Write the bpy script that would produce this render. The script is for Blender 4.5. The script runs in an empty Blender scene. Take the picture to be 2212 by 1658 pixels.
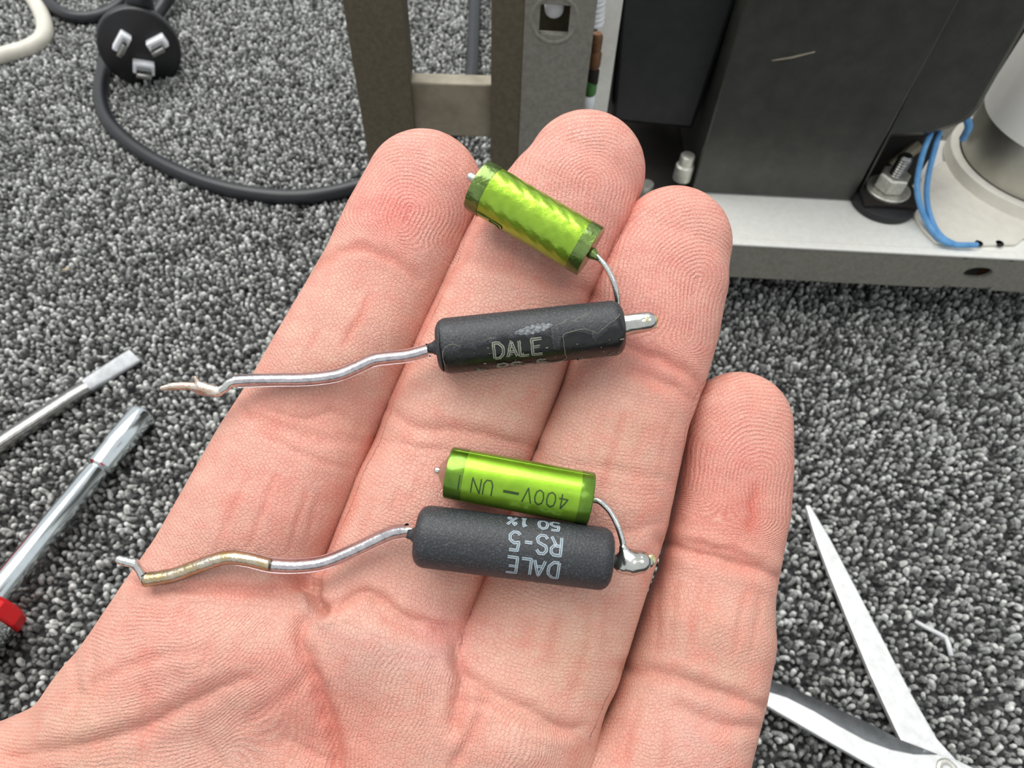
import bpy, math, random
import numpy as np
from mathutils import Vector, Matrix

random.seed(7)
RNG = np.random.default_rng(7)
SC = bpy.context.scene
COL = SC.collection

# ------------------------------------------------------------------ camera
IMG_W, IMG_H, FOCAL = 2212.0, 1658.0, 1500.0
CAM_H = 185.0                                   # mm above the carpet
_down = np.array([-56.0, 1071.0, 1500.0]); _down /= np.linalg.norm(_down)
_Z = -_down
_Y = np.array([0, 0, 1.0]) - np.array([0, 0, 1.0]).dot(_Z) * _Z
_Y /= np.linalg.norm(_Y)
_X = np.cross(_Y, _Z)
C2W = np.array([_X, _Y, _Z])                    # rows: world axes in lens coords (right, down, forward)

def to_world(p):                                # lens coords (mm) -> world (mm)
    return np.asarray(p, float) @ C2W.T + np.array([0, 0, CAM_H])

def ray(px, py):
    return np.array([(px - IMG_W / 2) / FOCAL, (py - IMG_H / 2) / FOCAL, 1.0])

def lens(px, py, z):                            # lens coords of the point at depth z
    return ray(px, py) * z

def at(px, py, z):
    return to_world(lens(px, py, z))

def onto(px, py, h=0.0):                        # point of the horizontal plane at height h
    d = C2W @ ray(px, py)
    return np.array([0, 0, CAM_H]) + d * ((h - CAM_H) / d[2])

def onto_plane(px, py, p0, n):
    d = C2W @ ray(px, py); o = np.array([0, 0, CAM_H])
    return o + d * (np.dot(p0 - o, n) / np.dot(d, n))

cam_data = bpy.data.cameras.new('camera')
cam = bpy.data.objects.new('camera', cam_data); COL.objects.link(cam)
_m = np.stack([C2W[:, 0], -C2W[:, 1], -C2W[:, 2]], axis=1)
cam.matrix_world = Matrix.Translation((0, 0, CAM_H / 1000)) @ Matrix(_m.tolist()).to_4x4()
cam_data.sensor_width = 36.0
cam_data.lens = 36.0 * FOCAL / IMG_W
cam_data.clip_start = 0.002
cam_data.clip_end = 50
cam_data.dof.use_dof = True
cam_data.dof.focus_distance = 0.083
cam_data.dof.aperture_fstop = 55.0
SC.camera = cam

# ------------------------------------------------------------------ light
world = bpy.data.worlds.new('overcast_daylight'); SC.world = world
world.use_nodes = True
bg = world.node_tree.nodes['Background']
bg.inputs['Color'].default_value = (0.93, 0.97, 1.0, 1)
bg.inputs['Strength'].default_value = 0.55

def area_lamp(name, loc, target, sx, sy, power, color):
    ld = bpy.data.lights.new(name, 'AREA'); ld.shape = 'RECTANGLE'
    ld.size, ld.size_y, ld.energy, ld.color = sx, sy, power, color
    o = bpy.data.objects.new(name, ld); COL.objects.link(o)
    o.location = loc
    o.rotation_euler = (Vector(target) - Vector(loc)).to_track_quat('-Z', 'Y').to_euler()
    return o
area_lamp('window_light', (-0.40, 0.62, 1.35), (0, 0.12, 0.05), 1.5, 1.2, 20.5, (1.0, 0.985, 0.96))
area_lamp('unseen_lamp', (0.45, -0.35, 1.5), (0, 0.12, 0.05), 0.7, 0.5, 1.5, (1.0, 0.97, 0.93))  # weak unseen lamp, high up behind the camera

SC.view_settings.view_transform = 'Standard'
SC.view_settings.look = 'None'
SC.view_settings.gamma = 1.0
SC.view_settings.use_curve_mapping = False
SC.view_settings.exposure = 0.55
SC.cycles.use_denoising = True
SC.cycles.max_bounces = 8
SC.cycles.transparent_max_bounces = 12
SC.cycles.caustics_reflective = False
SC.cycles.caustics_refractive = False

# ------------------------------------------------------------------ helpers
def lin(r, g, b):
    def f(c):
        c /= 255.0
        return c / 12.92 if c <= 0.04045 else ((c + 0.055) / 1.055) ** 2.4
    return (f(r), f(g), f(b), 1.0)

class NT:
    def __init__(s, mat):
        s.t = mat.node_tree; s.n = s.t.nodes; s.l = s.t.links
    def new(s, kind, **kw):
        n = s.n.new(kind)
        for k, v in kw.items():
            if k in n.inputs.keys() and not hasattr(n, k):
                n.inputs[k].default_value = v
            else:
                setattr(n, k, v)
        return n
    def link(s, a, b): s.l.new(a, b)
    def math(s, op, a, b=None):
        n = s.n.new('ShaderNodeMath'); n.operation = op
        for i, v in enumerate((a, b)):
            if v is None: continue
            if isinstance(v, (int, float)): n.inputs[i].default_value = v
            else: s.l.new(v, n.inputs[i])
        return n.outputs[0]
    def noise(s, vec, scale, detail=3.0, rough=0.6):
        n = s.n.new('ShaderNodeTexNoise'); n.inputs['Scale'].default_value = scale
        n.inputs['Detail'].default_value = detail; n.inputs['Roughness'].default_value = rough
        s.l.new(vec, n.inputs['Vector']); return n.outputs[0]
    def mix(s, fac, a, b, mode='MIX'):
        n = s.n.new('ShaderNodeMix'); n.data_type = 'RGBA'; n.blend_type = mode
        for sock, v in ((n.inputs[0], fac), (n.inputs[6], a), (n.inputs[7], b)):
            if isinstance(v, (int, float, tuple)): sock.default_value = v
            else: s.l.new(v, sock)
        return n.outputs[2]
    def ramp(s, fac, stops):
        n = s.n.new('ShaderNodeValToRGB'); r = n.color_ramp
        r.elements[0].position, r.elements[0].color = stops[0]
        r.elements[1].position, r.elements[1].color = stops[-1]
        for p, c in stops[1:-1]:
            e = r.elements.new(p); e.color = c
        s.l.new(fac, n.inputs[0]); return n.outputs[0]

def mat(name, col, rough=0.5, metal=0.0, col2=None, nscale=300.0, bump=0.0, bscale=2000.0,
        spec=0.5, coat=0.0, lo=0.35, hi=0.65, trans=0.0, ior=1.5, sss=0.0):
    m = bpy.data.materials.new(name); m.use_nodes = True
    t = NT(m); b = t.n['Principled BSDF']
    b.inputs['Roughness'].default_value = rough
    b.inputs['Metallic'].default_value = metal
    b.inputs['Specular IOR Level'].default_value = spec
    b.inputs['Coat Weight'].default_value = coat
    b.inputs['Transmission Weight'].default_value = trans
    b.inputs['IOR'].default_value = ior
    if sss:
        b.inputs['Subsurface Weight'].default_value = sss
        b.inputs['Subsurface Scale'].default_value = 0.001
    c1 = lin(*col)
    tc = t.n.new('ShaderNodeTexCoord').outputs['Object']
    c2 = lin(*col2) if col2 else tuple(min(1, x * 1.12) for x in c1[:3]) + (1,)
    nz = t.noise(tc, nscale)
    t.link(t.ramp(nz, [(lo, c1), (hi, c2)]), b.inputs['Base Color'])
    if bump:
        bn = t.n.new('ShaderNodeBump'); bn.inputs['Distance'].default_value = bump / 1000.0
        t.link(t.noise(tc, bscale), bn.inputs['Height']); t.link(bn.outputs[0], b.inputs['Normal'])
    return m

ROOT = {}
def _link(name, data, parent, origin):
    o = bpy.data.objects.new(name, data); COL.objects.link(o)
    if parent is not None:
        o.parent = parent; ROOT[o.name] = ROOT[parent.name]
    else:
        o.location = Vector(origin) / 1000.0; ROOT[o.name] = np.array(origin, float)
    return o

def mesh_obj(name, verts, faces, m, parent=None, origin=None, smooth=True, sharp=None):
    """verts in world mm; links ONE mesh object"""
    v = np.asarray(verts, float)
    if parent is None and origin is None:
        origin = [v[:, 0].mean(), v[:, 1].mean(), v[:, 2].min()]
    base = ROOT[parent.name] if parent is not None else np.array(origin, float)
    me = bpy.data.meshes.new(name)
    me.from_pydata(((v - base) / 1000.0).tolist(), [], [tuple(int(i) for i in f) for f in faces])
    me.validate(); me.update()
    if m is not None: me.materials.append(m)
    if smooth:
        me.polygons.foreach_set('use_smooth', [True] * len(me.polygons))
        if sharp: me.set_sharp_from_angle(angle=math.radians(sharp))
    return _link(name, me, parent, origin)

def empty(name, origin):
    o = _link(name, None, None, origin); o.empty_display_size = 0.01; return o

def tag(o, label=None, cat=None, group=None, kind=None):
    if label: o['label'] = label
    if cat: o['category'] = cat
    if group: o['group'] = group
    if kind: o['kind'] = kind
    return o

def unit(v):
    v = np.asarray(v, float); return v / np.linalg.norm(v)

def spline(pts, n=8):
    p = np.asarray(pts, float)
    if len(p) < 3:
        return np.array([p[0] + (p[1] - p[0]) * t for t in np.linspace(0, 1, n + 1)])
    q = np.vstack([2 * p[0] - p[1], p, 2 * p[-1] - p[-2]]); out = []
    for i in range(1, len(q) - 2):
        a, b, c, d = q[i - 1], q[i], q[i + 1], q[i + 2]
        for t in np.arange(n) / n:
            out.append(0.5 * (2 * b + (c - a) * t + (2 * a - 5 * b + 4 * c - d) * t * t + (3 * b - a - 3 * c + d) * t ** 3))
    out.append(p[-1]); return np.array(out)

def tube(path, r, seg=12, cap=True):
    path = np.asarray(path, float); n = len(path)
    r = np.full(n, r) if np.isscalar(r) else np.asarray(r, float)
    tan = np.gradient(path, axis=0); tan /= np.linalg.norm(tan, axis=1)[:, None] + 1e-12
    ref = np.array([0, 0, 1.0]) if abs(tan[0][2]) < 0.9 else np.array([1.0, 0, 0])
    u = unit(np.cross(tan[0], ref)); V = []; Fc = []
    for i in range(n):
        u = unit(u - tan[i] * np.dot(u, tan[i])); w = np.cross(tan[i], u)
        for k in range(seg):
            a = 2 * math.pi * k / seg
            V.append(path[i] + r[i] * (math.cos(a) * u + math.sin(a) * w))
    for i in range(n - 1):
        for k in range(seg):
            a, b = i * seg + k, i * seg + (k + 1) % seg
            Fc.append((a, b, b + seg, a + seg))
    if cap:
        Fc.append(tuple(range(seg))[::-1]); Fc.append(tuple((n - 1) * seg + k for k in range(seg)))
    return V, Fc

def frame_of(a, toward):
    a = unit(a); e1 = unit(toward - a * np.dot(toward, a)); return a, e1, np.cross(a, e1)

def lathe(o, a, e1, e2, prof, seg=48, closed=True, fn=None):
    """prof: list of (t along axis, radius)"""
    V = []; Fc = []; n = len(prof)
    for j, (t, r) in enumerate(prof):
        for k in range(seg):
            ph = 2 * math.pi * k / seg
            rr, tt = (r, t) if fn is None else fn(t, r, ph)
            V.append(o + a * tt + rr * (math.cos(ph) * e1 + math.sin(ph) * e2))
    for j in range(n - 1):
        for k in range(seg):
            p, q = j * seg + k, j * seg + (k + 1) % seg
            Fc.append((p, q, q + seg, p + seg))
    if closed:
        Fc.append(tuple(range(seg))[::-1]); Fc.append(tuple((n - 1) * seg + k for k in range(seg)))
    return V, Fc

def prism(poly, n, depth):
    """poly: world points of one face, extruded by depth mm along n"""
    p = np.asarray(poly, float); k = len(p); q = p + np.asarray(n) * depth
    V = np.vstack([p, q])
    Fc = [tuple(range(k)), tuple(range(2 * k - 1, k - 1, -1))]
    Fc += [(i, i + k, (i + 1) % k + k, (i + 1) % k) for i in range(k)]
    return V, Fc

def box(o, ax, ay, az, lo, hi):
    """box in the frame (o, ax, ay, az), corners lo/hi mm"""
    V = []
    for z in (lo[2], hi[2]):
        for x, y in ((lo[0], lo[1]), (hi[0], lo[1]), (hi[0], hi[1]), (lo[0], hi[1])):
            V.append(o + ax * x + ay * y + az * z)
    return V, [(3, 2, 1, 0), (4, 5, 6, 7), (0, 1, 5, 4), (1, 2, 6, 5), (2, 3, 7, 6), (3, 0, 4, 7)]

def join(*parts):
    V = []; Fc = []
    for v, f in parts:
        k = len(V); V += [np.asarray(x, float) for x in v]; Fc += [tuple(i + k for i in q) for q in f]
    return V, Fc

def bevel(o, w, seg=2, angle=35):
    b = o.modifiers.new('bevel', 'BEVEL'); b.width = w / 1000.0; b.segments = seg
    b.limit_method = 'ANGLE'; b.angle_limit = math.radians(angle); return o

# --- implicit surfaces: distance fields of swept spheres, skinned by surface nets
def field(lo, hi, h):
    lo = np.array(lo, float); n = np.ceil((np.array(hi) - lo) / h).astype(int) + 1
    return lo, h, n

def seg_dist(g, a, b, ra, rb, ratio=1.0, e=2.0, depth=np.array([0, 0, 1.0]), pad=12.0):
    lo, h, n = g
    rm = max(ra, rb) + pad
    i0 = np.maximum(np.floor((np.minimum(a, b) - rm - lo) / h).astype(int), 0)
    i1 = np.minimum(np.ceil((np.maximum(a, b) + rm - lo) / h).astype(int) + 1, n)
    if np.any(i1 <= i0): return None
    ax = [(lo[k] + h * np.arange(i0[k], i1[k])).astype(np.float32) for k in range(3)]
    X, Y, Z = np.meshgrid(*ax, indexing='ij', sparse=True)
    L = float(np.linalg.norm(b - a)); d = (b - a) / L if L > 1e-6 else np.array([0, 1.0, 0])
    vx, vy, vz = X - a[0], Y - a[1], Z - a[2]
    t = np.clip((vx * d[0] + vy * d[1] + vz * d[2]), 0, L)
    r = (ra + (rb - ra) * (t / max(L, 1e-6))).astype(np.float32)
    qx, qy, qz = vx - t * d[0], vy - t * d[1], vz - t * d[2]
    if ratio == 1.0 and e == 2.0:
        D = np.sqrt(qx * qx + qy * qy + qz * qz) - r
    else:
        w = unit(depth - d * np.dot(depth, d))
        qw = qx * w[0] + qy * w[1] + qz * w[2]
        u2 = np.maximum(qx * qx + qy * qy + qz * qz - qw * qw, 0)
        D = (np.power(u2, e / 2) + np.power(np.abs(qw) / ratio, e)) ** (1 / e) - r
    return tuple(slice(i0[k], i1[k]) for k in range(3)), D.astype(np.float32)

def chain(g, pts, rad, ratio=1.0, e=2.0, pad=12.0, k=0.0):
    out = np.full(g[2], 60.0, np.float32)
    for i in range(len(pts) - 1):
        s = seg_dist(g, np.array(pts[i]), np.array(pts[i + 1]), rad[i], rad[i + 1], ratio, e, pad=pad)
        if s: out[s[0]] = np.minimum(out[s[0]], s[1]) if not k else smin(out[s[0]], s[1], k)
    return out

def smin(a, b, k):
    h = np.clip(0.5 + 0.5 * (b - a) / k, 0, 1)
    return b + (a - b) * h - k * h * (1 - h)

def surface_nets(f, g):
    lo, h, n = g
    s = f < 0
    c = np.zeros(np.array(f.shape) - 1, np.int8)
    for dx in (0, 1):
        for dy in (0, 1):
            for dz in (0, 1):
                c += s[dx:dx + c.shape[0], dy:dy + c.shape[1], dz:dz + c.shape[2]]
    act = np.argwhere((c > 0) & (c < 8))
    idx = np.full(c.shape, -1, np.int64); idx[tuple(act.T)] = np.arange(len(act))
    pos = np.zeros((len(act), 3)); cnt = np.zeros(len(act))
    corners = [np.array(q) for q in ((0, 0, 0), (1, 0, 0), (0, 1, 0), (1, 1, 0), (0, 0, 1), (1, 0, 1), (0, 1, 1), (1, 1, 1))]
    val = [f[tuple((act + q).T)] for q in corners]
    for i in range(8):
        for j in range(i + 1, 8):
            if np.abs(corners[i] - corners[j]).sum() != 1: continue
            m = (val[i] < 0) != (val[j] < 0)
            t = (val[i] / (val[i] - val[j] + 1e-12))[m][:, None]
            pos[m] += corners[i] + t * (corners[j] - corners[i]); cnt[m] += 1
    verts = lo + h * (act + pos / cnt[:, None])
    faces = []
    for ax in range(3):
        sl = [slice(None)] * 3; sh = [slice(None)] * 3
        sl[ax] = slice(0, -1); sh[ax] = slice(1, None)
        a_, b_ = s[tuple(sl)], s[tuple(sh)]
        e_ = np.argwhere(a_ != b_); u, v = (ax + 1) % 3, (ax + 2) % 3
        ok = (e_[:, u] > 0) & (e_[:, v] > 0) & (e_[:, u] < c.shape[u]) & (e_[:, v] < c.shape[v])
        e_ = e_[ok]; ins = a_[tuple(e_.T)]
        def cell(du, dv):
            q = e_.copy(); q[:, u] += du; q[:, v] += dv
            return idx[tuple(q.T)]
        quad = np.stack([cell(-1, -1), cell(0, -1), cell(0, 0), cell(-1, 0)], 1)
        quad[~ins] = quad[~ins][:, ::-1]
        faces.append(quad)
    return verts, np.vstack(faces)

def implicit(chains, h, k=0.6, pad=3.0):
    """small blobs: chains = list of (world points mm, radii mm), smoothly merged"""
    allp = np.vstack([np.asarray(c[0], float) for c in chains]); rm = max(max(c[1]) for c in chains) + 3 * h
    g = field(allp.min(0) - rm, allp.max(0) + rm, h); out = None
    for pts, rad in chains:
        d = chain(g, np.asarray(pts, float), rad, pad=pad); out = d if out is None else smin(out, d, k)
    return surface_nets(out, g)
# ------------------------------------------------------------------ materials
M = {}
M['carpet_base'] = mat('carpet_backing', (28, 28, 28), .95, col2=(70, 70, 70), nscale=900, spec=.1)
M['paint'] = mat('grey_hammer_paint', (128, 126, 116), .5, .15, (144, 142, 132), 900, .05, 2500)  # same coat as the tray, darkened for the shade on front faces
M['paint_pale_lit'] = mat('pale_lit_paint', (232, 231, 224), .4, .0, (240, 239, 232), 600, .03, 2500)  # rail coat lightened for the light on the tray; also the pale strip
M['paint_brown'] = mat('brown_grey_paint', (92, 86, 70), .5, .2, (106, 99, 82), 900, .05, 2500)
M['beige'] = mat('cream_paint', (222, 218, 206), .5, 0, (230, 226, 214), 300, .03, 2000)
M['bare_beige'] = mat('stained_bare_sheet', (130, 122, 104), .5, .2, (152, 144, 126), 160, .05, 1500)
M['black_iron'] = mat('dark_iron', (46, 47, 43), .3, .25, (64, 64, 58), 160, .05, 2600, lo=.3, hi=.75, spec=.9)
M['black_soft'] = mat('black_shell', (30, 31, 32), .45, .0, (38, 39, 40), 200, .03, 2000)
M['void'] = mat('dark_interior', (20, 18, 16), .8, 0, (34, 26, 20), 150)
M['rubber'] = mat('black_rubber', (24, 24, 26), .55, 0, (32, 32, 34), 500)
M['cable'] = mat('black_cable', (19, 22, 26), .38, 0, (26, 29, 33), 300)
M['plug'] = mat('black_plug', (13, 13, 15), .35, 0, (19, 19, 21), 300)
M['white_cable'] = mat('cream_cable', (196, 192, 178), .45, 0, (206, 202, 190), 200)
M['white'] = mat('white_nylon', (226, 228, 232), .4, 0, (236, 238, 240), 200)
M['steel'] = mat('steel', (132, 132, 130), .22, 1.0, (156, 156, 152), 900, .02, 3000)
M['steel_dull'] = mat('dull_steel', (214, 215, 213), .46, .7, (238, 239, 238), 500, .02, 3000, lo=.3, hi=.75)
M['chrome'] = mat('chrome', (214, 222, 224), .12, 1.0, (228, 234, 236), 200)
M['zinc'] = mat('zinc', (196, 194, 184), .38, .8, (220, 218, 208), 900, .05, 3000)
M['bevel'] = mat('ground_steel', (120, 122, 124), .38, .8, (138, 140, 142), 400)
M['can'] = mat('aluminium_can', (172, 170, 160), .32, .9, (190, 188, 178), 80)
M['sleeve_white'] = mat('white_can_sleeve', (240, 238, 230), .45, 0, (244, 242, 234), 100)
M['red'] = mat('red_plastic', (224, 22, 28), .35, 0, (216, 34, 38), 300)
M['blue'] = mat('blue_insulation', (84, 146, 200), .4, 0, (104, 164, 216), 400)
M['brown'] = mat('brown_lacquer', (92, 60, 36), .5, 0, (120, 84, 50), 500)
M['green_pcb'] = mat('green_lacquer', (52, 104, 48), .5, 0, (80, 130, 66), 500)

# ------------------------------------------------------------------ the floor and its pile
EX, EY, EZ = np.eye(3)
v, f = box(np.zeros(3), EX, EY, EZ, (-1400, -1200, -12), (1400, 1600, 0))
floor = tag(mesh_obj('floor', v, f, M['carpet_base'], origin=(0, 0, 0), smooth=False), kind='structure')

def carpet_pile():
    sp = 1.9
    gx, gy = np.meshgrid(np.arange(-430, 430, sp), np.arange(-50, 720, sp * .9))
    gx = gx + (np.arange(gx.shape[0]) % 2)[:, None] * sp / 2
    pts = np.stack([gx.ravel(), gy.ravel(), np.zeros(gx.size)], 1)
    pts[:, :2] += RNG.normal(0, .30, (len(pts), 2))
    n = len(pts); pts[:, 2] = RNG.uniform(-1.25, .25, n)
    shade = np.clip(RNG.beta(1.6, 2.2, n), 0, 1)
    me = bpy.data.meshes.new('carpet_pile')
    me.vertices.add(n); me.vertices.foreach_set('co', (pts / 1000).ravel().astype(np.float32))
    a = me.attributes.new('shade', 'FLOAT', 'POINT'); a.data.foreach_set('value', shade.astype(np.float32))
    a = me.attributes.new('spin', 'FLOAT_VECTOR', 'POINT')
    a.data.foreach_set('vector', np.c_[RNG.normal(0, .28, n), RNG.normal(0, .28, n), RNG.uniform(0, 6.28, n)].ravel().astype(np.float32))
    a = me.attributes.new('size', 'FLOAT', 'POINT'); a.data.foreach_set('value', RNG.uniform(.78, 1.22, n).astype(np.float32))
    o = bpy.data.objects.new('carpet_pile', me); COL.objects.link(o)
    # one loop of yarn: a short fat twisted arch
    arch = [(-.34, 0, -.3), (-.38, .06, .9), (-.17, .1, 1.75), (.13, -.05, 1.85), (.34, -.1, 1.0), (.34, 0, -.3)]
    V, Fc = tube(spline(np.array(arch), 2), .52, 7)
    lm = bpy.data.meshes.new('yarn_loop'); lm.from_pydata((np.array(V) / 1000).tolist(), [], [tuple(q) for q in Fc])
    lm.polygons.foreach_set('use_smooth', [True] * len(lm.polygons))
    m = bpy.data.materials.new('heather_yarn'); m.use_nodes = True; t = NT(m); b = t.n['Principled BSDF']
    at_ = t.n.new('ShaderNodeAttribute'); at_.attribute_type = 'INSTANCER'; at_.attribute_name = 'shade'
    tc = t.n.new('ShaderNodeTexCoord').outputs['Object']
    nz = t.noise(tc, 2600.0, 3.0, .7)
    val = t.math('ADD', t.math('MULTIPLY', at_.outputs['Fac'], .75), t.math('MULTIPLY', t.math('SUBTRACT', nz, .5), .7))
    t.link(t.ramp(val, [(0.0, lin(54, 56, 55)), (.28, lin(140, 141, 138)), (.6, lin(208, 209, 205)), (.9, lin(246, 246, 241))]), b.inputs['Base Color'])
    b.inputs['Roughness'].default_value = .75; b.inputs['Specular IOR Level'].default_value = .35
    bn = t.n.new('ShaderNodeBump'); bn.inputs['Distance'].default_value = .0003
    t.link(t.noise(tc, 4200.0, 2.0), bn.inputs['Height']); t.link(bn.outputs[0], b.inputs['Normal'])
    lm.materials.append(m)
    ng = bpy.data.node_groups.new('pile', 'GeometryNodeTree')
    ng.interface.new_socket('Geometry', in_out='INPUT', socket_type='NodeSocketGeometry')
    ng.interface.new_socket('Geometry', in_out='OUTPUT', socket_type='NodeSocketGeometry')
    N = ng.nodes; L = ng.links
    gi, go = N.new('NodeGroupInput'), N.new('NodeGroupOutput')
    lo = bpy.data.objects.new('yarn_loop', lm)                  # never linked: only its mesh is used
    oi = N.new('GeometryNodeObjectInfo'); oi.inputs['Object'].default_value = lo
    m2p = N.new('GeometryNodeMeshToPoints')
    ip = N.new('GeometryNodeInstanceOnPoints')
    def na(nm, ty):
        k = N.new('GeometryNodeInputNamedAttribute'); k.data_type = ty; k.inputs['Name'].default_value = nm
        return k.outputs['Attribute']
    L.new(gi.outputs[0], m2p.inputs['Mesh']); L.new(m2p.outputs[0], ip.inputs['Points'])
    L.new(oi.outputs['Geometry'], ip.inputs['Instance'])
    L.new(na('spin', 'FLOAT_VECTOR'), ip.inputs['Rotation']); L.new(na('size', 'FLOAT'), ip.inputs['Scale'])
    L.new(ip.outputs[0], go.inputs[0])
    md = o.modifiers.new('pile', 'NODES'); md.node_group = ng
    tag(o, 'dark grey heather loop pile of the carpet', 'carpet', kind='stuff')
carpet_pile()

# ------------------------------------------------------------------ the open equipment chassis
FY = 168.4                                              # its front plane
chassis = empty('equipment_chassis', (100, 230, 0))
tag(chassis, 'open grey metal equipment chassis with dark transformers, standing on the carpet behind the hand', 'chassis')
def cpart(name, vf, m, parent=None, bev=0.0, sharp=40, smooth=True):
    o = mesh_obj(name, vf[0], vf[1], M[m], parent or chassis, smooth=smooth, sharp=sharp)
    if bev: bevel(o, bev)
    return o
O0 = np.zeros(3)
def on_front(px, py, y=FY): return onto_plane(px, py, np.array([0, y, 0.0]), EY)

# base rail with an oval slot near its right end
def rail():
    x0, x1, zb, zt = -1.0, 235.0, 18.0, 32.2
    c = on_front(2112, 590); hw, hh = 4.6, 2.6; n = 20
    ring = [(c[0] + hw * math.copysign(abs(math.cos(a)) ** .8, math.cos(a)), c[2] + hh * math.sin(a)) for a in np.linspace(0, 2 * math.pi, n, endpoint=False)]
    out = []
    for a in np.linspace(0, 2 * math.pi, n, endpoint=False):
        dx, dz = math.cos(a), math.sin(a); s = min(8 / abs(dx) if dx else 99, 6.6 / abs(dz) if dz else 99)
        out.append((c[0] + dx * s, min(max(c[2] + dz * s, zb), zt)))
    V = []; Fc = []
    for y in (FY, FY + 1.6):
        for p in ring + out: V.append((p[0], y, p[1]))
    k = 2 * n
    for i in range(n):
        j = (i + 1) % n
        Fc += [(i, j, n + j, n + i), (k + j, k + i, k + n + i, k + n + j), (j, i, k + i, k + j)]
    xl, xr = c[0] - 8, c[0] + 8
    for xa, xb in ((x0, xl), (xr, x1)):
        V2, F2 = box(O0, EX, EY, EZ, (xa, FY, zb), (xb, FY + 1.6, zt)); q = len(V)
        V += list(V2); Fc += [tuple(i + q for i in g) for g in F2]
    return V, Fc
cpart('base_rail', rail(), 'paint', bev=.0, smooth=False)
cpart('rail_lip', box(O0, EX, EY, EZ, (-1, FY - .25, 31.9), (235, FY + 2.6, 33.0)), 'paint_pale_lit', bev=.4)  # edge glint put into the paler coat
cpart('tray', box(O0, EX, EY, EZ, (-1, FY + 1.6, 31.0), (235, FY + 62, 32.4)), 'paint_pale_lit')
cpart('bottom_plate', box(O0, EX, EY, EZ, (-1, FY + 1.6, 17.2), (235, 340, 18.4)), 'paint')
cpart('shade_sheet', box(O0, EX, EY, EZ, (2, FY + 24, 32.5), (60, 330, 33.2)), 'void')  # near-black sheet laid in for the shade inside the chassis
cpart('shade_backing', box(O0, EX, EY, EZ, (6, 300, 18.4), (235, 302, 190)), 'void')  # added black panel that keeps the interior dark
for fx, fy in ((30, 205), (205, 205), (30, 325), (205, 325)):
    cpart('foot', lathe(np.array([fx, fy, 0.0]), EZ, EX, EY, [(0, 7.5), (1, 8), (17.2, 9)], 20), 'rubber')
cpart('inner_bracket', box(O0, EX, EY, EZ, (c_ := on_front(2112, 592, FY + 4))[0:1].tolist() + [FY + 3.4, 20], (c_[0] + 9, FY + 4.4, 23.5)), 'brown')

# front post
pr = on_front(1287, 30)[0]; ph = on_front(1198, 43)
def plate_with_hole(x0, x1, z0, z1, hx, hz, s, y, th):
    bs = []
    for a in ((x0, z0, x1, hz - s), (x0, hz + s, x1, z1), (x0, hz - s, hx - s, hz + s), (hx + s, hz - s, x1, hz + s)):
        bs.append(box(O0, EX, EY, EZ, (a[0], y, a[1]), (a[2], y + th, a[3])))
    return join(*bs)
post = cpart('front_post', plate_with_hole(-1.0, pr, 18, 185, ph[0], ph[2], 3.6, FY - .2, 2.0), 'paint', smooth=False)
def ring_disc(c, n, e1, e2, r0, r1, th, seg=40):
    return lathe(c, n, e1, e2, [(0, r0), (th, r0), (th, r1), (0, r1), (0, r0)], seg, closed=False)
cpart('hole_rim', lathe(np.array([ph[0], FY - .2, ph[2]]), -EY, EX, EZ, [(0.0, 4.9), (.16, 5.2), (.2, 5.5), (.16, 5.8), (0, 6.1)], 40, closed=False), 'paint', post)
cpart('post_back', box(O0, EX, EY, EZ, (-1, FY + 10, 18), (pr, FY + 11, 185)), 'paint_brown')
cpart('daylight_spot', lathe(np.array([ph[0] - .2, FY + 9.8, ph[2] + .9]), -EY, EX, EZ, [(0, 2.6), (6.4, 2.3), (6.9, 1.7), (7.0, .1)], 24), 'white')  # white pin standing in for daylight seen through the hole
cpart('post_return', box(O0, EX, EY, EZ, (pr - 1.6, FY + 1.8, 18), (pr, FY + 13, 185)), 'paint')

# angled side frame with its window
A0 = np.array([-1.2, FY + .1, 0.0]); pl = onto(812, 566, 18)
SA = unit(np.array([pl[0] - A0[0], pl[1] - A0[1], 0])); SN = np.cross(EZ, SA)
if SN[1] > 0: SN = -SN
def side(px, py, back=0.0):
    w = onto_plane(px, py, A0 - SN * back, SN); return np.dot(w - A0, SA), w[2]
sw = side(780, 250)[0]
w_l, w_r = side(872, 30)[0], side(1061, 100)[0]
zb = side(975, 186)[1]; zb2 = side(975, 304)[1]
def sbox(s0, s1, z0, z1, d0, d1): return box(A0, SA, -SN, EZ, (s0, d0, z0), (s1, d1, z1))
cpart('outer_stile', sbox(w_l, sw, 18, 185, 0, 3), 'paint_brown', bev=.3)
cpart('outer_stile_return', sbox(w_l - .0, w_l + 1.5, zb, 185, 3, 9), 'paint_brown')
cpart('inner_stile', sbox(0, w_r, 18, 185, 0, 3), 'paint_brown', bev=.3)
cpart('cross_bar', sbox(w_r - .5, w_l + .5, zb2, zb - .6, 2.0, 7), 'bare_beige', bev=.5)
cpart('bottom_bar', sbox(w_r - .5, w_l + .5, 18, 24, .5, 4), 'paint_brown')
cpart('corner_edge', tube([A0 + EZ * 18, A0 + EZ * 185], .45, 8), 'paint')

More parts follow.
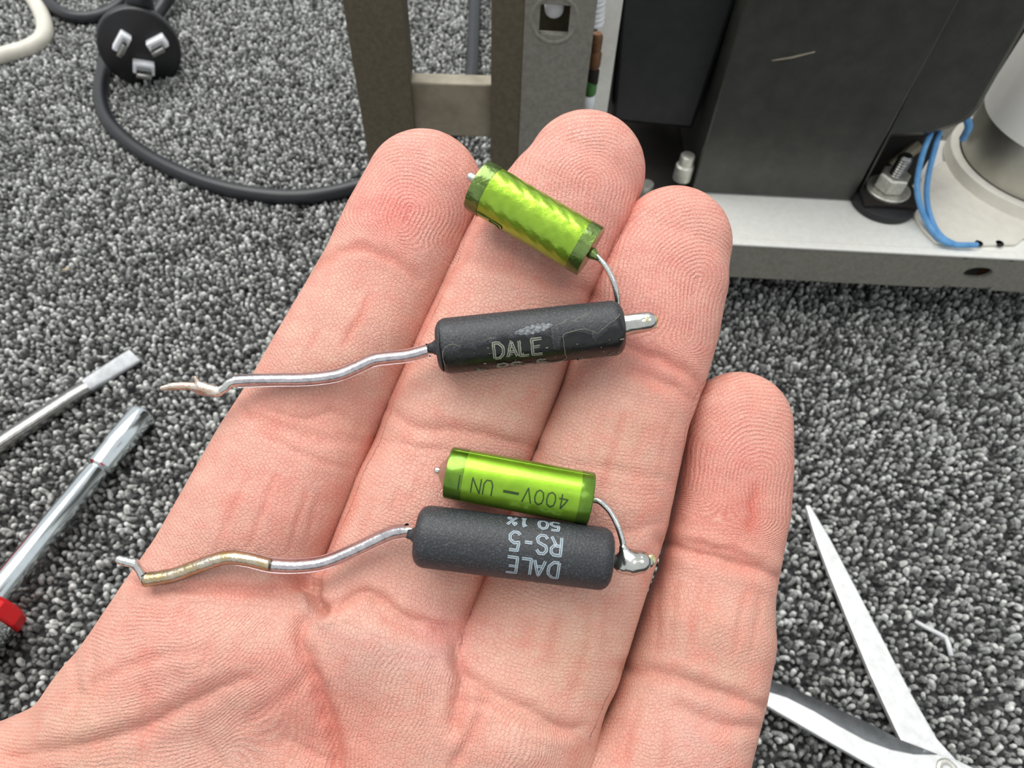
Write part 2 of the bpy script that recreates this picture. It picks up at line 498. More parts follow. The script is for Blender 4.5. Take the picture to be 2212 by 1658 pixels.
# pale strip, spring and small parts in the gap beside the post
g1, g2, g3, g4 = on_front(1296, -40, 186), on_front(1284, 250, 186), on_front(1310, 250, 186), on_front(1352, -40, 186)
cpart('pale_strip', prism([g1, g2, g3, g4], EY, 2), 'paint_pale_lit')
st = on_front(1291, -30, 178); sb_ = on_front(1286, 58, 178)
hel = [sb_ + (st - sb_) * (k / 120) + np.array([1.5 * math.cos(k * .42), 1.5 * math.sin(k * .42), 0]) for k in range(121)]
cpart('coil_spring', tube(hel, .75, 8), 'white')
for q, (px, py, r, mk) in enumerate(((1288, 92, 1.6, 'brown'), (1285, 128, 1.7, 'brown'), (1281, 165, 1.6, 'void'), (1276, 188, 1.7, 'green_pcb'), (1270, 222, 2.0, 'white'))):
    c = on_front(px, py, 181)
    cpart('small_component', lathe(c - EZ * 2.5, EZ, EX, EY, [(0, r * .7), (.8, r), (4.2, r), (5, r * .7)], 16), mk)

# transformers
def px_prism(pts, y, depth): return prism([on_front(a, b, y) for a, b in pts], EY, depth)
tb = cpart('rear_transformer', px_prism([(1349, -90), (1320, 258), (1335, 266), (1498, 282), (1622, -90)], 203, 40), 'black_soft', bev=1.6)
cpart('end_flange', px_prism([(1352, -90), (1318, 240), (1312, 240), (1340, -90)], 201, 20), 'black_soft', tb)
sl, sr = on_front(1491, 414, 192.5), on_front(1834, 445, 192.5)
tf = cpart('front_transformer', box(O0, EX, EY, EZ, (sl[0], 192.5, sl[2]), (sr[0], 232, 175)), 'black_iron', bev=.6)
cpart('scratch', tube([on_front(1667, 131, 192.42), on_front(1710, 124, 192.42), on_front(1760, 112, 192.42)], [.15, .35, .2], 6), 'bare_beige', tf)
cpart('side_bracket', px_prism([(1840, 446), (1848, 436), (2110, -60), (2098, -60)], 193.4, 3), 'black_iron', tf)
cpart('end_bell', px_prism([(1850, 299), (1920, 302), (2005, 297), (2050, 283), (2092, 266), (2120, 236), (2290, -60), (1990, -60)], 196, 26), 'black_iron', bev=2.2)
cpart('transformer_foot', px_prism([(1380, 300), (1380, 330), (1470, 332), (1470, 300)], 225, 8), 'black_iron')
c = on_front(1480, 358, 194)
bolt = cpart('cheese_head_bolt', lathe(c - EZ * 5, EZ, EX, EY, [(0, 3.0), (5.2, 3.0), (5.8, 2.4), (9, 2.3), (9.3, 1.6)], 20), 'zinc')
c = on_front(1394, 412, 190)
cpart('cheese_head_bolt', lathe(c - EZ * 5, EZ, EX, EY, [(0, 4.0), (3, 4.0), (3.4, 2.4), (8, 2.3)], 20), 'zinc')
cpart('shade_block', box(O0, EX, EY, EZ, (sr[0] + .5, 203, 32.5), (sr[0] + 24, 236, 52)), 'void')  # near-black block put in for the dark under the bell
cpart('shade_sheet', box(O0, EX, EY, EZ, (2, FY + 14, 32.5), (sl[0] - .6, FY + 24, 33.0)), 'void')  # dark strip continuing the painted interior shade forward

# stud, nut and rubber mount
sc_ = onto(1904, 432, 33.0)
cpart('rubber_mount', lathe(sc_ - EZ * 1.0 - EY * 1.2, EZ, EX, EY, [(0, 9.6), (.8, 10.6), (3.0, 10.6), (3.6, 9.4)], 36), 'rubber')
cpart('square_pad', box(sc_ + EZ * 2.7, EX, EY, EZ, (-9.0, -7.5, 0), (9.6, 11, 1.4)), 'void', bev=.3)
cpart('washer', lathe(sc_ + EZ * 4.1, EZ, EX, EY, [(0, 7.0), (.9, 7.2), (1.2, 6.9)], 40), 'zinc')
nut = cpart('hex_nut', lathe(sc_ + EZ * 5.3, EZ, EX, EY, [(0, 4.6), (.5, 5.0), (5.0, 5.0), (5.5, 4.4)], 6), 'zinc', sharp=30)
thr = [(0, 2.1)] + [(5 + .9 * k + d, r) for k in range(8) for d, r in ((0, 2.3), (.35, 1.85), (.7, 2.3))] + [(13.0, 1.6)]
cpart('threaded_stud', lathe(sc_ + EZ * 5, EZ, EX, EY, thr, 20), 'steel')
cpart('bracket_arm', tube([on_front(1925, 358, 200), on_front(1950, 340, 201), on_front(1985, 312, 203)], [1.6, 1.9, 2.2], 8), 'bare_beige')

# capacitor can
cc = np.array([181.0, 213.0, 33.5])
can = cpart('capacitor_can', lathe(cc, EZ, EX, EY, [(0, 26.6), (60, 26.6)], 72), 'can')
cpart('can_sleeve', lathe(cc + EZ * 20, EZ, EX, EY, [(0, 26.8), (.3, 27.3), (110, 27.3), (111, 26.8)], 72), 'sleeve_white', can)
cpart('clamp_ring', lathe(cc, EZ, EX, EY, [(0, 27), (0, 30.2), (4.0, 29.8), (4.4, 29.2), (4.4, 27)], 72, closed=False), 'beige', can)
base = [onto(a, b, 33.6) for a, b in ((1990, 385), (2030, 352), (2140, 300), (2260, 520), (2212, 512), (2196, 526), (2070, 529), (2022, 522), (1992, 492), (1974, 464), (1976, 430))]
cpart('clamp_base', prism(base, -EZ, 1.0), 'beige', bev=.3)
for px in (2113, 2158):
    cpart('base_slot', lathe(onto(px, 527, 33.1), EZ, EX, EY, [(0, 1.3), (.5, 1.3)], 16), 'void')

# blue wires
def fly(pts, n=8): return spline(np.array([lens_w for lens_w in pts]), n)
wa = [on_front(2012, 285, 199), on_front(1994, 330, 193), on_front(1982, 385, 189), on_front(1984, 430, 184), onto(2003, 480, 36), onto(2032, 517, 35), onto(2062, 528, 34.6), onto(2110, 529, 34.4)]
wb = [on_front(2030, 285, 200), on_front(2020, 320, 195), on_front(2006, 375, 191), on_front(2002, 430, 186), onto(2014, 480, 36), onto(2036, 513, 35.2), onto(2070, 531, 34.4)]
for w in (wa, wb): cpart('blue_wire', tube(spline(np.array(w), 6), .9, 10), 'blue')
cpart('blue_wire', tube(spline(np.array([on_front(2086, 250, 205), on_front(2092, 275, 204), on_front(2080, 300, 205)]), 6), 1.2, 8), 'blue')

# ------------------------------------------------------------------ plug and cords
def floor_path(pts, h): return [onto(x, y, h if len(q) == 0 else q[0]) for x, y, *q in pts]
pn_l = unit(np.array([.37, .64, -.67])); PN = unit(C2W @ pn_l)
PC = at(302, 106, 309.0)
plug = empty('power_plug', (PC[0] - 5, PC[1] + 8, 0))
tag(plug, 'round black three-pin mains plug lying face up with its black cord curving across the carpet', 'plug')
e1 = unit(np.cross(PN, C2W @ np.array([0, 1.0, 0]))); e2 = np.cross(PN, e1)
if np.dot(C2W.T @ e1, [1, 0, 0]) < 0: e1 = -e1
dn = unit(C2W @ np.array([0, 1.0, 0])); dn = unit(dn - PN * np.dot(dn, PN)); rt = np.cross(dn, PN)
if np.dot(C2W.T @ rt, [1, 0, 0]) < 0: rt = -rt
body = mesh_obj('plug_body', *lathe(PC, -PN, rt, dn, [(0, .1), (0, 15.6), (.4, 16.4), (1.4, 16.8), (5, 16.9), (7, 16.4), (9, 15.2), (15, 12.6), (19, 10), (20, .1)], 56, closed=False), M['plug'], plug, sharp=60)
def pin(u, v, ang, w, name):
    a = math.radians(ang); px_ = rt * math.cos(a) + dn * math.sin(a); py_ = np.cross(PN, px_); o = PC + rt * u + dn * v
    s = mesh_obj('pin_sleeve', *box(o, px_, py_, PN, (-w / 2 - 1.3, -2.3, -.3), (w / 2 + 1.3, 2.3, 6.0)), M['white'], plug); bevel(s, .4)
    p = mesh_obj(name, *box(o, px_, py_, PN, (-w / 2, -.95, 5.5), (w / 2, .95, 16.0)), M['steel'], plug); bevel(p, .4)
pin(-6.9, -2.2, -66, 5.6, 'slanted_pin'); pin(6.8, -4.8, -38, 5.6, 'slanted_pin'); pin(1.6, 6.6, -2, 6.0, 'earth_pin')
sr0 = PC - PN * 9 - dn * 13
mesh_obj('strain_relief', *tube([sr0, sr0 - dn * 6 + PN * 1, sr0 - dn * 16 + PN * 0], [6.5, 5.2, 4.2], 16), M['cable'], plug)
cord_px = [(288, -12, 9), (300, -70, 5), (240, -120, 4), (100, -90, 4), (88, -20, 4), (118, 18, 4), (160, 37, 4), (215, 34, 4), (262, 8, 4.5), (300, -40, 5), (350, -50, 10),
           (366, -20, 10), (346, 20, 6), (300, 75, 4), (240, 115, 3.4), (222, 160, 3.4), (218, 215, 3.4), (236, 265, 3.4), (290, 318, 3.4), (370, 365, 3.4),
           (460, 400, 3.4), (560, 421, 3.4), (660, 425, 3.4), (760, 407, 3.4), (850, 375, 3.4), (940, 320, 3.4), (1000, 250, 3.4), (1018, 170, 3.4), (1022, 90, 3.4), (1026, 0, 3.4), (1030, -60, 3.4)]
cp = floor_path(cord_px, 3.4)
mesh_obj('cord', *tube(spline(np.array(cp), 8), 3.1, 14), M['cable'], plug)
wc = floor_path([(30, -60), (62, -16), (86, 22), (97, 58), (90, 84), (60, 104), (20, 116), (-40, 132), (-120, 150)], 3.8)
tag(mesh_obj('mains_lead', *tube(spline(np.array(wc), 8), 3.7, 16), M['white_cable']), 'off-white round cable curling in at the top left corner', 'cable')

# ------------------------------------------------------------------ hand tools
sd = empty('flat_screwdriver', onto(100, 890, 0))
tag(sd, 'flat-bladed screwdriver with a bare steel shaft, its tip pointing at the bare wire end', 'screwdriver')
s0, s1 = onto(-60, 1000, 4.2), onto(292, 768, 2.2)
ax = unit(s1 - s0); Ls = np.linalg.norm(s1 - s0); si = unit(np.cross(EZ, ax)); up = np.cross(ax, si)
def loft_rect(o, a, b, c, rows, e=4.0, seg=20):
    V = []; Fc = []
    for t, hw, hh in rows:
        for k in range(seg):
            an = 2 * math.pi * k / seg; x, y = math.cos(an), math.sin(an)
            V.append(o + a * t + b * hw * math.copysign(abs(x) ** (2 / e), x) + c * hh * math.copysign(abs(y) ** (2 / e), y))
    for j in range(len(rows) - 1):
        for k in range(seg):
            p, q = j * seg + k, j * seg + (k + 1) % seg; Fc.append((p, q, q + seg, p + seg))
    return V, Fc + [tuple(range(seg))[::-1], tuple((len(rows) - 1) * seg + k for k in range(seg))]
mesh_obj('shaft', *loft_rect(s0, ax, si, up, [(0, 2.5, 2.5), (Ls - 21, 2.5, 2.4), (Ls - 17, 2.6, 2.0)], 2.6, 24), M['steel'], sd, sharp=50)
mesh_obj('blade_tip', *loft_rect(s0, ax, unit(si + up * .35), unit(up - si * .35), [(Ls - 17, 2.6, 2.0), (Ls - 11, 2.9, 1.4), (Ls - 3, 3.0, .8), (Ls, 2.9, .55)], 5.0, 24), M['bevel'], sd, sharp=40)
mesh_obj('handle', *lathe(s0 - ax * 92 + EZ * 5, ax, si, up, [(0, 8), (3, 11), (40, 11.5), (70, 9), (86, 8), (92, 5), (94, 2.6)], 28), M['red'], sd)

nd = empty('nut_driver', onto(100, 1150, 0))
tag(nd, 'chrome socket driver with a plain round shaft and a red collar at the left edge', 'nut driver')
n0, n1 = onto(-8, 1283, 9.0), onto(308, 894, 5.0)
ax = unit(n1 - n0); Ls = np.linalg.norm(n1 - n0); si = unit(np.cross(EZ, ax)); up = np.cross(ax, si)
k0 = np.dot(onto(209, 1014, 4.8) - n0, ax)
mesh_obj('shaft', *lathe(n0, ax, si, up, [(-14, 3.2), (k0 - 1.0, 3.2), (k0 - .2, 2.7)], 40), M['chrome'], nd, sharp=40)
sk = mesh_obj('socket', *lathe(n0, ax, si, up, [(k0 - .2, 2.8), (k0 + .5, 3.7), (k0 + 7.2, 3.75), (k0 + 7.9, 3.95), (Ls - .6, 4.05), (Ls, 3.7), (Ls, 2.6), (Ls - 6, 2.5), (Ls - 6, .1)], 40, closed=False), M['chrome'], nd, sharp=40)
mk = []
for i in range(17):
    t0_ = k0 - 17 - i * 1.55; a_ = .95; hgt = .55
    c = n0 + ax * t0_ + 3.22 * (math.cos(a_) * up + math.sin(a_) * si)
    tng = unit(math.cos(a_) * si - math.sin(a_) * up)
    mk.append(box(c, ax, tng, np.cross(ax, tng), (-.1 - .35 * (i % 3 == 0), -hgt, -.06), (.1, hgt, .06)))
mesh_obj('engraved_marks', *join(*mk), M['bevel'], nd)
cn = onto(-17, 1291, 9.8)
mesh_obj('collar', *lathe(cn, -ax, si, up, [(-.1, 3.3), (0, 8.2), (.9, 9.5), (3.8, 9.8), (4.4, 9.2)], 10), M['red'], nd, sharp=25)
mesh_obj('ferrule', *lathe(cn, -ax, si, up, [(4.3, 8.6), (4.8, 9.3), (8.6, 9.3), (9.2, 8.4)], 32), M['chrome'], nd)
mesh_obj('handle', *lathe(cn, -ax, si, up, [(9, 8.4), (12, 9.6), (50, 9.8), (80, 9.8), (92, 7), (93, .1)], 28), M['red'], nd)

sc2 = empty('scissors', onto(2050, 1655, 0))
tag(sc2, 'open pair of brushed steel scissors on the carpet at the lower right', 'scissors')
def flat_blade(name, px, h, th, m='steel_dull'):
    o = mesh_obj(name, *prism([onto(x, y, h) for x, y in px], -EZ, th), M[m], sc2, smooth=False); bevel(o, .25, 2, 50); return o
flat_blade('blade', [(1741, 1090), (1750, 1090), (1792, 1160), (1850, 1270), (1910, 1385), (1970, 1500), (2025, 1595), (2066, 1640), (2130, 1670), (2220, 1760), (2260, 1840), (2190, 1850), (2110, 1760), (2020, 1690), (1960, 1625), (1935, 1575), (1880, 1455), (1830, 1335), (1790, 1235), (1762, 1160)], 5.6, 1.5)
b2 = flat_blade('blade', [(1500, 1400), (1655, 1491), (1700, 1505), (1760, 1535), (1815, 1568), (1870, 1598), (1925, 1618), (1975, 1628), (2025, 1629), (2062, 1640), (2090, 1660), (2330, 1760), (2300, 1810), (2060, 1720), (1985, 1708), (1900, 1664), (1800, 1607), (1648, 1519), (1500, 1430)], 7.4, 1.6)
bv = [onto(x, y, 7.1) for x, y in [(1500, 1401), (1655, 1492), (1700, 1506), (1760, 1536), (1815, 1569), (1870, 1599), (1925, 1619), (1975, 1628), (2025, 1629)]]
bo = [onto(x, y, 5.9) for x, y in [(1500, 1385), (1664, 1469), (1712, 1486), (1775, 1514), (1830, 1540), (1890, 1567), (1945, 1597), (1985, 1612), (2025, 1628)]]
V = bv + bo + [p - EZ * .3 for p in bv] + [p - EZ * .3 for p in bo]; n_ = len(bv); Fc = []
for i in range(n_ - 1):
    Fc += [(i, i + 1, n_ + i + 1, n_ + i), (2 * n_ + i + 1, 2 * n_ + i, 3 * n_ + i, 3 * n_ + i + 1), (n_ + i, n_ + i + 1, 3 * n_ + i + 1, 3 * n_ + i)]
tag(mesh_obj('ground_edge', V, Fc, M['bevel'], b2), 'dark grey hollow-ground edge')
pv = onto(2046, 1664, 7.4)
mesh_obj('pivot', *lathe(pv - EZ * 3.4, EZ, EX, EY, [(0, 2.6), (3.6, 2.6), (4.0, 2.2), (3.9, 1.3), (3.3, 1.2)], 28), M['zinc'], sc2)
for (cx, cy, rr) in ((2300, 1960, 14), (2480, 1840, 14)):
    c = onto(cx, cy, 6.5); mesh_obj('finger_ring', *tube([c + rr * np.array([math.cos(a), math.sin(a), 0]) for a in np.linspace(0, 6.2832, 40)], 2.6, 10, cap=False), M['rubber'], sc2)

M['clear'] = mat('clear_plastic', (240, 242, 244), .2, 0, (248, 249, 250), 300, trans=.35, ior=1.42)
oc = [onto(x, y, 3.0) for x, y in ((1977, 1341), (2000, 1354), (2028, 1368), (2043, 1376), (2049, 1392), (2055, 1416))]
tag(mesh_obj('insulation_offcut', *tube(np.array(oc), [.5, .55, .6, .62, .62, .6], 10), M['clear']), 'small bent sliver of clear plastic on the carpet right of the scissors', 'offcut')
M['lint'] = mat('tan_lint', (176, 150, 112), .9, 0, (196, 172, 136), 900, spec=.1)
for q, (lx, ly, lb) in enumerate(((140, 582, 'small tan speck of lint on the carpet at the left, above the screwdriver'),)):
    c = onto(lx, ly, 1.6); pts = [c + RNG.normal(0, 1.0, 3) * np.array([1.6, .8, .3]) for _ in range(6)]
    tag(mesh_obj('lint', *tube(spline(np.array(pts), 4), .22, 6), M['lint']), lb, 'lint')
# ------------------------------------------------------------------ the hand
def skin_depth(py): return 82.0 + (1190.0 - py) * 0.0109     # depth of the palm side

def bones(rows, ratio):
    P, R = [], []
    for px, py, r, dz in rows:
        s = skin_depth(py) + dz; z = s * (1 + ratio * r / FOCAL); z = s + ratio * r * z / FOCAL
        P.append(lens(px, py, z)); R.append(r * z / FOCAL)
    return P, R

INDEX = [(912, 410, 133, 0.3), (866, 500, 136, 0), (822, 596, 137, 0.2), (770, 695, 141, 0), (720, 790, 146, 0),
         (675, 886, 154, 0.2), (622, 990, 165, 0), (566, 1100, 171, -0.2), (495, 1250, 183, 0.2), (440, 1370, 187, 0.2)]
MIDDLE = [(1262, 373, 134, 0.3), (1225, 450, 146, 0), (1178, 520, 149, 0), (1135, 600, 150, 0.2), (1075, 740, 155, 0),
          (1018, 880, 167, 0.2), (932, 1100, 165, 0), (872, 1250, 163, 0.2), (830, 1390, 165, 0.6)]
RING = [(1452, 530, 122, 0.6), (1432, 610, 133, 0.3), (1405, 700, 142, 0.3), (1378, 790, 143, 0.5), (1345, 880, 141, 0.3),
        (1282, 1090, 159, 0.3), (1222, 1250, 167, 0.3), (1170, 1400, 172, 0.5), (1100, 1560, 166, 0.8)]
PINKY = [(1594, 924, 122, 4.2), (1592, 1000, 125, 4), (1583, 1090, 128, 4), (1562, 1180, 131, 4), (1547, 1262, 132, 4.2),
         (1526, 1370, 152, 3.4), (1500, 1470, 160, 3), (1462, 1580, 170, 2.6), (1420, 1720, 185, 2.4)]
PALM = [[(440, 1370, 187, 0.2), (330, 1560, 222, 1.0), (420, 1900, 300, 1.0)],
        [(830, 1390, 172, 0.4), (790, 1600, 200, 1.3), (760, 2000, 260, 2)],
        [(1095, 1560, 160, 0.8), (1010, 1800, 205, 2), (880, 2150, 240, 2)],
        [(1400, 1800, 190, 2.4), (1300, 1950, 215, 1), (1100, 2300, 260, 0)],
        [(430, 1480, 175, 0.8), (640, 1475, 150, 1.1), (850, 1560, 160, 1.2), (1010, 1640, 160, 1.5)],
        [(520, 1425, 112, 0.9), (790, 1425, 112, 0.9)], [(905, 1545, 108, 1.0), (1060, 1560, 104, 1.0)],
        [(560, 1700, 300, 2.2), (900, 1900, 300, 2.2)],
        [(300, 1590, 150, 5), (0, 1712, 140, 8), (-200, 1760, 120, 10)],
        [(380, 1950, 260, 1), (0, 1850, 180, 1.5), (-260, 1720, 150, 1), (-470, 1580, 140, 2), (-640, 1430, 118, 3)],
        [(800, 2000, 420, 4), (740, 2400, 520, 5), (700, 2900, 500, 6)]]
FINGERS = [INDEX, MIDDLE, RING, PINKY]
FR = 0.84
def squeeze(rows, dx, dr, y0, y1):                           # neighbouring fingers press together
    return [(x + dx, y + .4 * dx, r + dr, z) if y0 < y < y1 else (x, y, r, z) for x, y, r, z in rows]
INDEX = [(x + 5, y + 5, r - 7, z) if y < 450 else (x + 12, y + 5, r - 1, z) for x, y, r, z in INDEX]
MIDDLE = [(x, y + (4 if y < 440 else 0), r + (-6 if y < 440 else 8 if y > 450 and not 800 < y < 1000 else 0), z) for x, y, r, z in MIDDLE]
PINKY = [(x - 3 - max(0, (y - 1400) / 60), y - (8 if y < 950 else 0), r - 10, z) for x, y, r, z in PINKY]
RING = squeeze(squeeze(RING, -5, 5, 560, 800), -5, 5, 1000, 1500)
FINGERS = [INDEX, MIDDLE, RING, PINKY]

# skin folds: (image-traced line, half width mm, depth mm, redness; it also paints shade where fingers meet)
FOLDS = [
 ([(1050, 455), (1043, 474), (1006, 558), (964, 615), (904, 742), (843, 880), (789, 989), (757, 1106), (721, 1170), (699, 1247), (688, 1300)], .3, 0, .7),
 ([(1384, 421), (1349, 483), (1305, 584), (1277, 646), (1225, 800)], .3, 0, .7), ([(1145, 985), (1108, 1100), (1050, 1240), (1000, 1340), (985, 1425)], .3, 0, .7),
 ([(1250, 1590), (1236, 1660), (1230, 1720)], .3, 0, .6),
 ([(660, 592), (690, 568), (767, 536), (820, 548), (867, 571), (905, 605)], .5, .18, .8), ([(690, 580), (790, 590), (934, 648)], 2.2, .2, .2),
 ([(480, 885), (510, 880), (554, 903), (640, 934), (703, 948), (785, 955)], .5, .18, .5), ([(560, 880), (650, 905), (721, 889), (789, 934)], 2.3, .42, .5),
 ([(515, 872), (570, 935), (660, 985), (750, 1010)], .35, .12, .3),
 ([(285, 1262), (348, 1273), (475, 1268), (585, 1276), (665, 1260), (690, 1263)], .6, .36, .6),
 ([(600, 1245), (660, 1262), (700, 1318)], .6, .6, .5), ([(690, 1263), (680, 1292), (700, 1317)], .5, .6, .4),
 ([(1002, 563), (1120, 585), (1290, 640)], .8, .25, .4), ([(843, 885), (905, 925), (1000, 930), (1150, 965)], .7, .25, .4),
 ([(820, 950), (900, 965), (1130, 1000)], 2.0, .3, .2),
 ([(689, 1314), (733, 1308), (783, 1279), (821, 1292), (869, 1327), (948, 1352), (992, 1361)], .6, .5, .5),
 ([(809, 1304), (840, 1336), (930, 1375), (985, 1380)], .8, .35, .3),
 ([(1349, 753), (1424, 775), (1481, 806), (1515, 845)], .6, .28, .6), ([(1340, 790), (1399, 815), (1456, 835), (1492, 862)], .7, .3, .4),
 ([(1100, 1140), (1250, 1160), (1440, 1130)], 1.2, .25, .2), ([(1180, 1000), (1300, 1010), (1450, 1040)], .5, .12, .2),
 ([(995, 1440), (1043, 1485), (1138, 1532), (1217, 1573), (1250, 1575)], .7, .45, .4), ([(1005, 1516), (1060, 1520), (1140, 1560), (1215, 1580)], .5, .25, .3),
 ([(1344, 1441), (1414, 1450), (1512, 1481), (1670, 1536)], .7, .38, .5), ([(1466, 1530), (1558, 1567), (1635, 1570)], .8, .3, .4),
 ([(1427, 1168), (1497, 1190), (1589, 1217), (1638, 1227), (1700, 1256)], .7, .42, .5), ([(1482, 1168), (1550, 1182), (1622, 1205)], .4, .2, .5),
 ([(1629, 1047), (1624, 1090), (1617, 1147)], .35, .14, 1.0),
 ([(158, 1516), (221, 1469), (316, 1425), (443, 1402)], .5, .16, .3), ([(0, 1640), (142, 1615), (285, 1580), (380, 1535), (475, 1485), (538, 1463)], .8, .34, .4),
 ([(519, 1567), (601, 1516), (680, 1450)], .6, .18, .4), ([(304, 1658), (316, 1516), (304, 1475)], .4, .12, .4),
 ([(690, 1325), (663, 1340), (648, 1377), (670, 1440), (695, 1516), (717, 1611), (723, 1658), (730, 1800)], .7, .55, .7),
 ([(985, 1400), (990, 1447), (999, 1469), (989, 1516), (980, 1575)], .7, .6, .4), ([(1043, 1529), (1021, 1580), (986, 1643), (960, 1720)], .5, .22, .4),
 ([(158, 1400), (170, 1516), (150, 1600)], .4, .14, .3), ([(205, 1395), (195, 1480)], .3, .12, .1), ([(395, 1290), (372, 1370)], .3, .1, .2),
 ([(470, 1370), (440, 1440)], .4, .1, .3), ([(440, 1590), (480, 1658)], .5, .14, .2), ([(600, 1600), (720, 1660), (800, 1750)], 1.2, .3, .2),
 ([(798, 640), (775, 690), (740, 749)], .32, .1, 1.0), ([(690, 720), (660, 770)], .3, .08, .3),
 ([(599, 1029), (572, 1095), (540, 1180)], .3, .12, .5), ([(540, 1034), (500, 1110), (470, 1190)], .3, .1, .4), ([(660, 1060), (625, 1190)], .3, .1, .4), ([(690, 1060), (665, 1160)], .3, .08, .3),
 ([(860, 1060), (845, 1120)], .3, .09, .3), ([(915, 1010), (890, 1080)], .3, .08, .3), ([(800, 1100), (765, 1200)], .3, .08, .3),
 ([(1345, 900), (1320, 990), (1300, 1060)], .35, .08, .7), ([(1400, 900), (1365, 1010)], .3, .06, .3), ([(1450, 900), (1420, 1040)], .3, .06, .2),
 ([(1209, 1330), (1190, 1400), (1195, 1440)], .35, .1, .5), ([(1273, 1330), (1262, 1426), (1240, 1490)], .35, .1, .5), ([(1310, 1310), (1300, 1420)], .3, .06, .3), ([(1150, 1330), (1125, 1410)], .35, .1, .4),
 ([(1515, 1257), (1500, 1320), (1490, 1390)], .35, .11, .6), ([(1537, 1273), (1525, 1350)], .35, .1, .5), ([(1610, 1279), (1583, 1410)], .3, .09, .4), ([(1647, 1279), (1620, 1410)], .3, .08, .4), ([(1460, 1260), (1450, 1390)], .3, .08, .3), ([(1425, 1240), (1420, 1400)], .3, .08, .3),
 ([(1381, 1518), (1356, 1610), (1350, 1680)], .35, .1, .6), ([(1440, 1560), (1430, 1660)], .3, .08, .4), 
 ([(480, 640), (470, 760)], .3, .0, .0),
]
# soft pads: (x, y, rx, ry, turn in degrees, height mm)
PADS = [(905, 430, 90, 120, 25, .5), (755, 730, 85, 90, 25, .45), (590, 1090, 100, 120, 25, .6), (1250, 410, 90, 120, 20, .5),
        (1090, 760, 95, 110, 22, .4), (930, 1130, 95, 120, 22, .5), (1440, 600, 80, 120, 15, .5), (1370, 900, 80, 110, 18, .35),
        (1230, 1310, 100, 110, 18, .6), (1590, 980, 80, 110, 5, .5), (1540, 1350, 80, 80, 12, .5), (1490, 1620, 90, 60, 15, .5),
        (800, 1400, 90, 70, 10, .9), (560, 1390, 90, 90, 30, .6), (940, 1430, 55, 60, 30, .9), (420, 1420, 90, 70, 30, .5),
        (1100, 1620, 80, 55, 10, .9), (760, 1590, 120, 90, 0, -.9), (620, 1620, 70, 60, 0, -.2), (200, 1560, 90, 40, -20, .6), (180, 1700, 160, 80, 0, .6)]
# skin colour shifts, with some painted shade: (x, y, radius px, colour shift rgb)
TINTS = [(900, 400, 170, (.0, -.035, -.025)), (850, 460, 70, (.02, -.07, -.06)), (1260, 370, 170, (0, -.03, -.02)), (1450, 560, 180, (0, -.035, -.025)),
         (1590, 1000, 190, (-.02, -.06, -.05)), (1600, 1130, 90, (-.01, -.05, -.05)), (1400, 740, 110, (0, -.035, -.03)), (1340, 960, 150, (-.005, .02, .01)), (1080, 830, 140, (-.01, .012, 0)),
         (1230, 1400, 150, (-.01, .02, .005)), (1530, 1400, 150, (-.04, -.02, -.025)), (600, 1060, 140, (0, -.02, -.015)), (740, 800, 120, (0, .005, 0)),  # the little finger entry paints its shade into the skin
         (740, 1600, 140, (0, -.06, -.06)), (620, 1480, 120, (0, -.04, -.035)), (350, 1440, 130, (0, -.02, -.015)), (950, 1380, 80, (.01, -.02, 0)), (880, 1370, 70, (.01, .03, .03)),
         (1000, 1560, 60, (0, -.04, -.04)), (1110, 1590, 80, (.01, .02, .02)), (1500, 1560, 90, (0, .01, .02)), (180, 1580, 120, (0, .01, .0)), (1060, 1230, 110, (-.02, -.02, -.03))]

def px_seg(Q, a, b):
    a = np.array(a, float); b = np.array(b, float); d = b - a; L2 = d @ d
    t = np.clip(((Q - a) @ d) / L2, 0, 1)
    return np.linalg.norm(Q - a - t[:, None] * d, axis=1), t

def sstep(a, b, x):
    t = np.clip((x - a) / (b - a), 0, 1); return t * t * (3 - 2 * t)

def wave(Q, s, seed):
    r = np.random.default_rng(seed); out = np.zeros(len(Q))
    for _ in range(7):
        an = r.uniform(0, 6.28); f = r.uniform(.6, 1.6) / s
        out += np.sin((Q[:, 0] * math.cos(an) + Q[:, 1] * math.sin(an)) * f * 6.28 + r.uniform(0, 6.28))
    return out / 7

